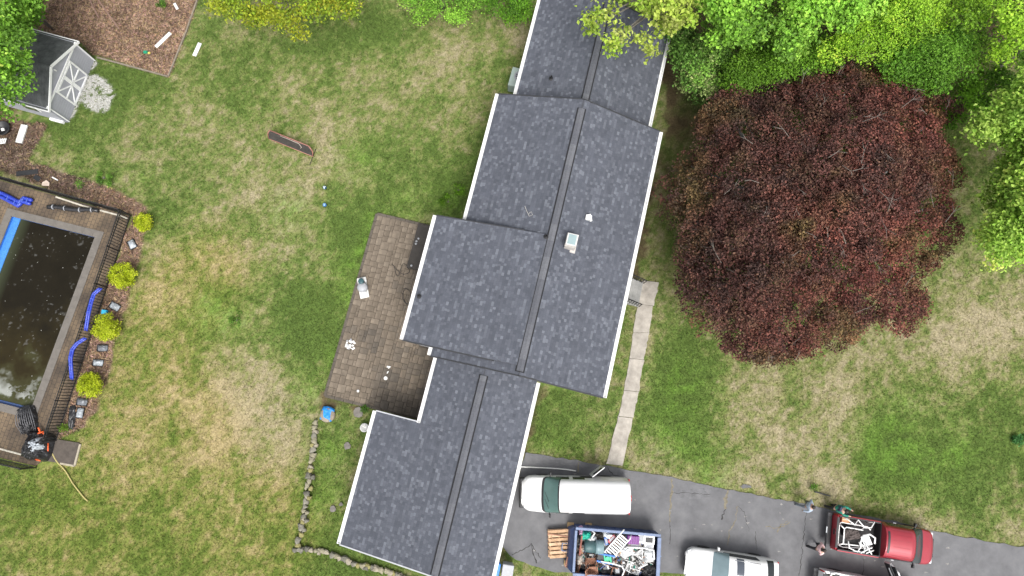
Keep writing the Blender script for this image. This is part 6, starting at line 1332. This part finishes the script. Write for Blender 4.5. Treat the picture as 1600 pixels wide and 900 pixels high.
# ---------------------------------------------------------------- people
m_skin = mat('skin', (.45, .27, .2), .6, .08, 6)
def skinmesh(name, m, parent, chains, sub=1):
    """chains: lists of (x, y, z, r); first vertex of later chains may equal an earlier vertex to join there"""
    vs = []; rs = []; es = []; key = {}
    for ch in chains:
        prev = None
        for x, y, z, r in ch:
            k = (round(x, 3), round(y, 3), round(z, 3))
            if k not in key: key[k] = len(vs); vs.append((x, y, z)); rs.append(r)
            if prev is not None: es.append((prev, key[k]))
            prev = key[k]
    me = bpy.data.meshes.new(name); me.from_pydata(vs, es, []); o = link(name, me, parent)
    sk = o.modifiers.new('skin', 'SKIN'); sk.use_smooth_shade = True
    for i, v in enumerate(me.skin_vertices[0].data):
        v.radius = (rs[i], rs[i]); v.use_root = (i == 0)
    s = o.modifiers.new('sub', 'SUBSURF'); s.levels = sub; s.render_levels = sub
    me.materials.append(m); return o
def person(px, py, face, label, shirt, trousers, hairc, stride=.25, arms=((.25, .05), (-.2, .05)), lean=0.0, H=1.74, vest=None, reach=None, longhair=False, sleeves=True):
    """feet at the photo pixel, facing angle face; x forward, y left"""
    p = P(px, py); t = empty('person', (p.x, p.y, .022), face, label, 'person'); k = H/1.74
    hip = (0, 0, .93*k); lx = lean
    sp = [(0, 0, .93*k, .135), (lx*.3, 0, 1.1*k, .125), (lx*.7, 0, 1.28*k, .14), (lx, 0, 1.43*k, .11), (lx*1.1, 0, 1.5*k, .055), (lx*1.2+.02, 0, 1.58*k, .075), (lx*1.2+.02, 0, 1.67*k, .085), (lx*1.2+.02, 0, 1.73*k, .05)]
    def arm(s, fwd, out):
        if reach and s in reach: q = reach[s]; return [(lx, 0, 1.43*k, .11), (lx, s*.19, 1.42*k, .062), (lx+q[0]*.5, s*(.24)+q[1]*.4, 1.22*k, .047), (lx+q[0], s*.2+q[1], q[2], .034), (lx+q[0]+.07, s*.2+q[1], q[2], .04)]
        return [(lx, 0, 1.43*k, .11), (lx, s*.19, 1.42*k, .062), (lx+fwd*.35, s*(.25+out), 1.16*k, .047), (lx+fwd, s*(.25+out), .93*k, .034), (lx+fwd+.02, s*(.25+out), .85*k, .04)]
    def leg(s, fx): return [(0, 0, .93*k, .135), (fx*.1, s*.095, .86*k, .092), (fx*.55+.03, s*.1, .5*k, .062), (fx-.02*abs(fx), s*.1, .09, .042), (fx+.14, s*.11, .04, .038)]
    A1, A2 = arm(1, *arms[0]), arm(-1, *arms[1]); L1, L2 = leg(1, stride), leg(-1, -stride)
    fingers = []
    for A, s in ((A1, 1), (A2, -1)):
        hx, hy, hz, _ = A[-1]
        for q in range(4): fingers.append([A[-1], (hx+.03-.012*q, hy+s*(.005+.002*q), hz-.05, .011), (hx+.036-.016*q, hy-s*.006, hz-.09+.006*abs(q-1), .009)])
        fingers.append([A[-1], (hx+.05, hy-s*.02, hz-.02, .012), (hx+.062, hy-s*.026, hz-.055, .009)])
    skinmesh('body', m_skin, t, [sp, A1, A2, L1, L2]+fingers)
    f = lambda ch, g: [(x, y, z, r+g) for x, y, z, r in ch]
    skinmesh('shirt', shirt, t, [f(sp[:4], .025), f(A1[:4] if sleeves else A1[:3], .024), f(A2[:4] if sleeves else A2[:3], .024)]+[[(lx, 0, 1.43*k, .135), (lx*.8, q*.12, 1.34*k, .12), (lx*.5, q*.13, 1.18*k, .11), (lx*.2, q*.1, .98*k, .12)] for q in (-1, 1)])
    skinmesh('trousers', trousers, t, [[(0, 0, .97*k, .15), (0, 0, .93*k, .158)], [(0, 0, .93*k, .158)]+f(L1[1:4], .022), [(0, 0, .93*k, .158)]+f(L2[1:4], .022)])
    for L_ in (L1, L2): MB().box((L_[-1][0]-.03, L_[-1][1], .045), (.28, .1, .085), None, .75).build('shoe', m_trim, t, bevel=.02)
    hx, hz = sp[6][0], sp[6][2]
    prof = [(.098*math.sin(a), .105*(1-math.cos(a))-.105) for a in np.linspace(.55*PI, .02, 7)]
    prof = [(max(.004, .104*math.sin(a)), .112*math.cos(a)) for a in np.linspace(.62*PI, .03, 8)]
    MB().lathe(prof, 14, (hx-.018, 0, hz-.005)).build('hair', hairc, t, smooth=True)
    if longhair: MB().box((hx-.09, 0, hz-.12), (.07, .17, .22), None, .9).build('hair', hairc, t, bevel=.03)
    for s in (-1, 1): MB().box((hx+.088, s*.032, hz-.012), (.012, .024, .012)).build('eye', m_trim, t); MB().box((hx+.0, s*.094, hz-.03), (.035, .02, .055)).build('ear', m_skin, t, bevel=.008)
    MB().box((hx+.102, 0, hz-.035), (.03, .025, .04), None, .5).build('nose', m_skin, t, bevel=.006); MB().box((hx+.088, 0, hz-.08), (.014, .05, .012)).build('mouth', mat('lips', (.35, .13, .11), .5, .1, 5), t)
    if vest: MB().box((lx-.16, 0, 1.25*k), (.14, .32, .42), None, .9).build('backpack', vest, t, bevel=.05)
    return t
hair = mat('dark_hair', (.03, .022, .017), .7, .2, 8)
person(1250, 786, R(-8), 'person in a pale blue shirt walking on the driveway edge', mat('pale_blue_shirt', (.36, .43, .53), .85, .1, 6), mat('grey_trousers', (.16, .18, .21), .85, .1, 6), hair, .3, ((.2, .06), (-.22, .06)))
person(1293, 789, R(-25), 'person in green and navy reaching into the red pickup bed', mat('green_shirt', (.02, .2, .14), .85, .1, 6), mat('black_trousers', (.02, .02, .023), .85, .1, 6), hair, .16, lean=.22, vest=mat('navy_cloth', (.03, .045, .085), .8, .1, 6), reach={1: (.42, .0, 1.34), -1: (.42, .05, 1.34)})
person(1267, 851, R(-10), 'person in a pink shirt and black trousers near the red pickup', mat('pink_shirt', (.75, .5, .5), .85, .12, 6), mat('black_trousers', (.02, .02, .023), .85, .1, 6), hair, .28, ((.12, .04), (.1, .04)), H=1.68, longhair=True)
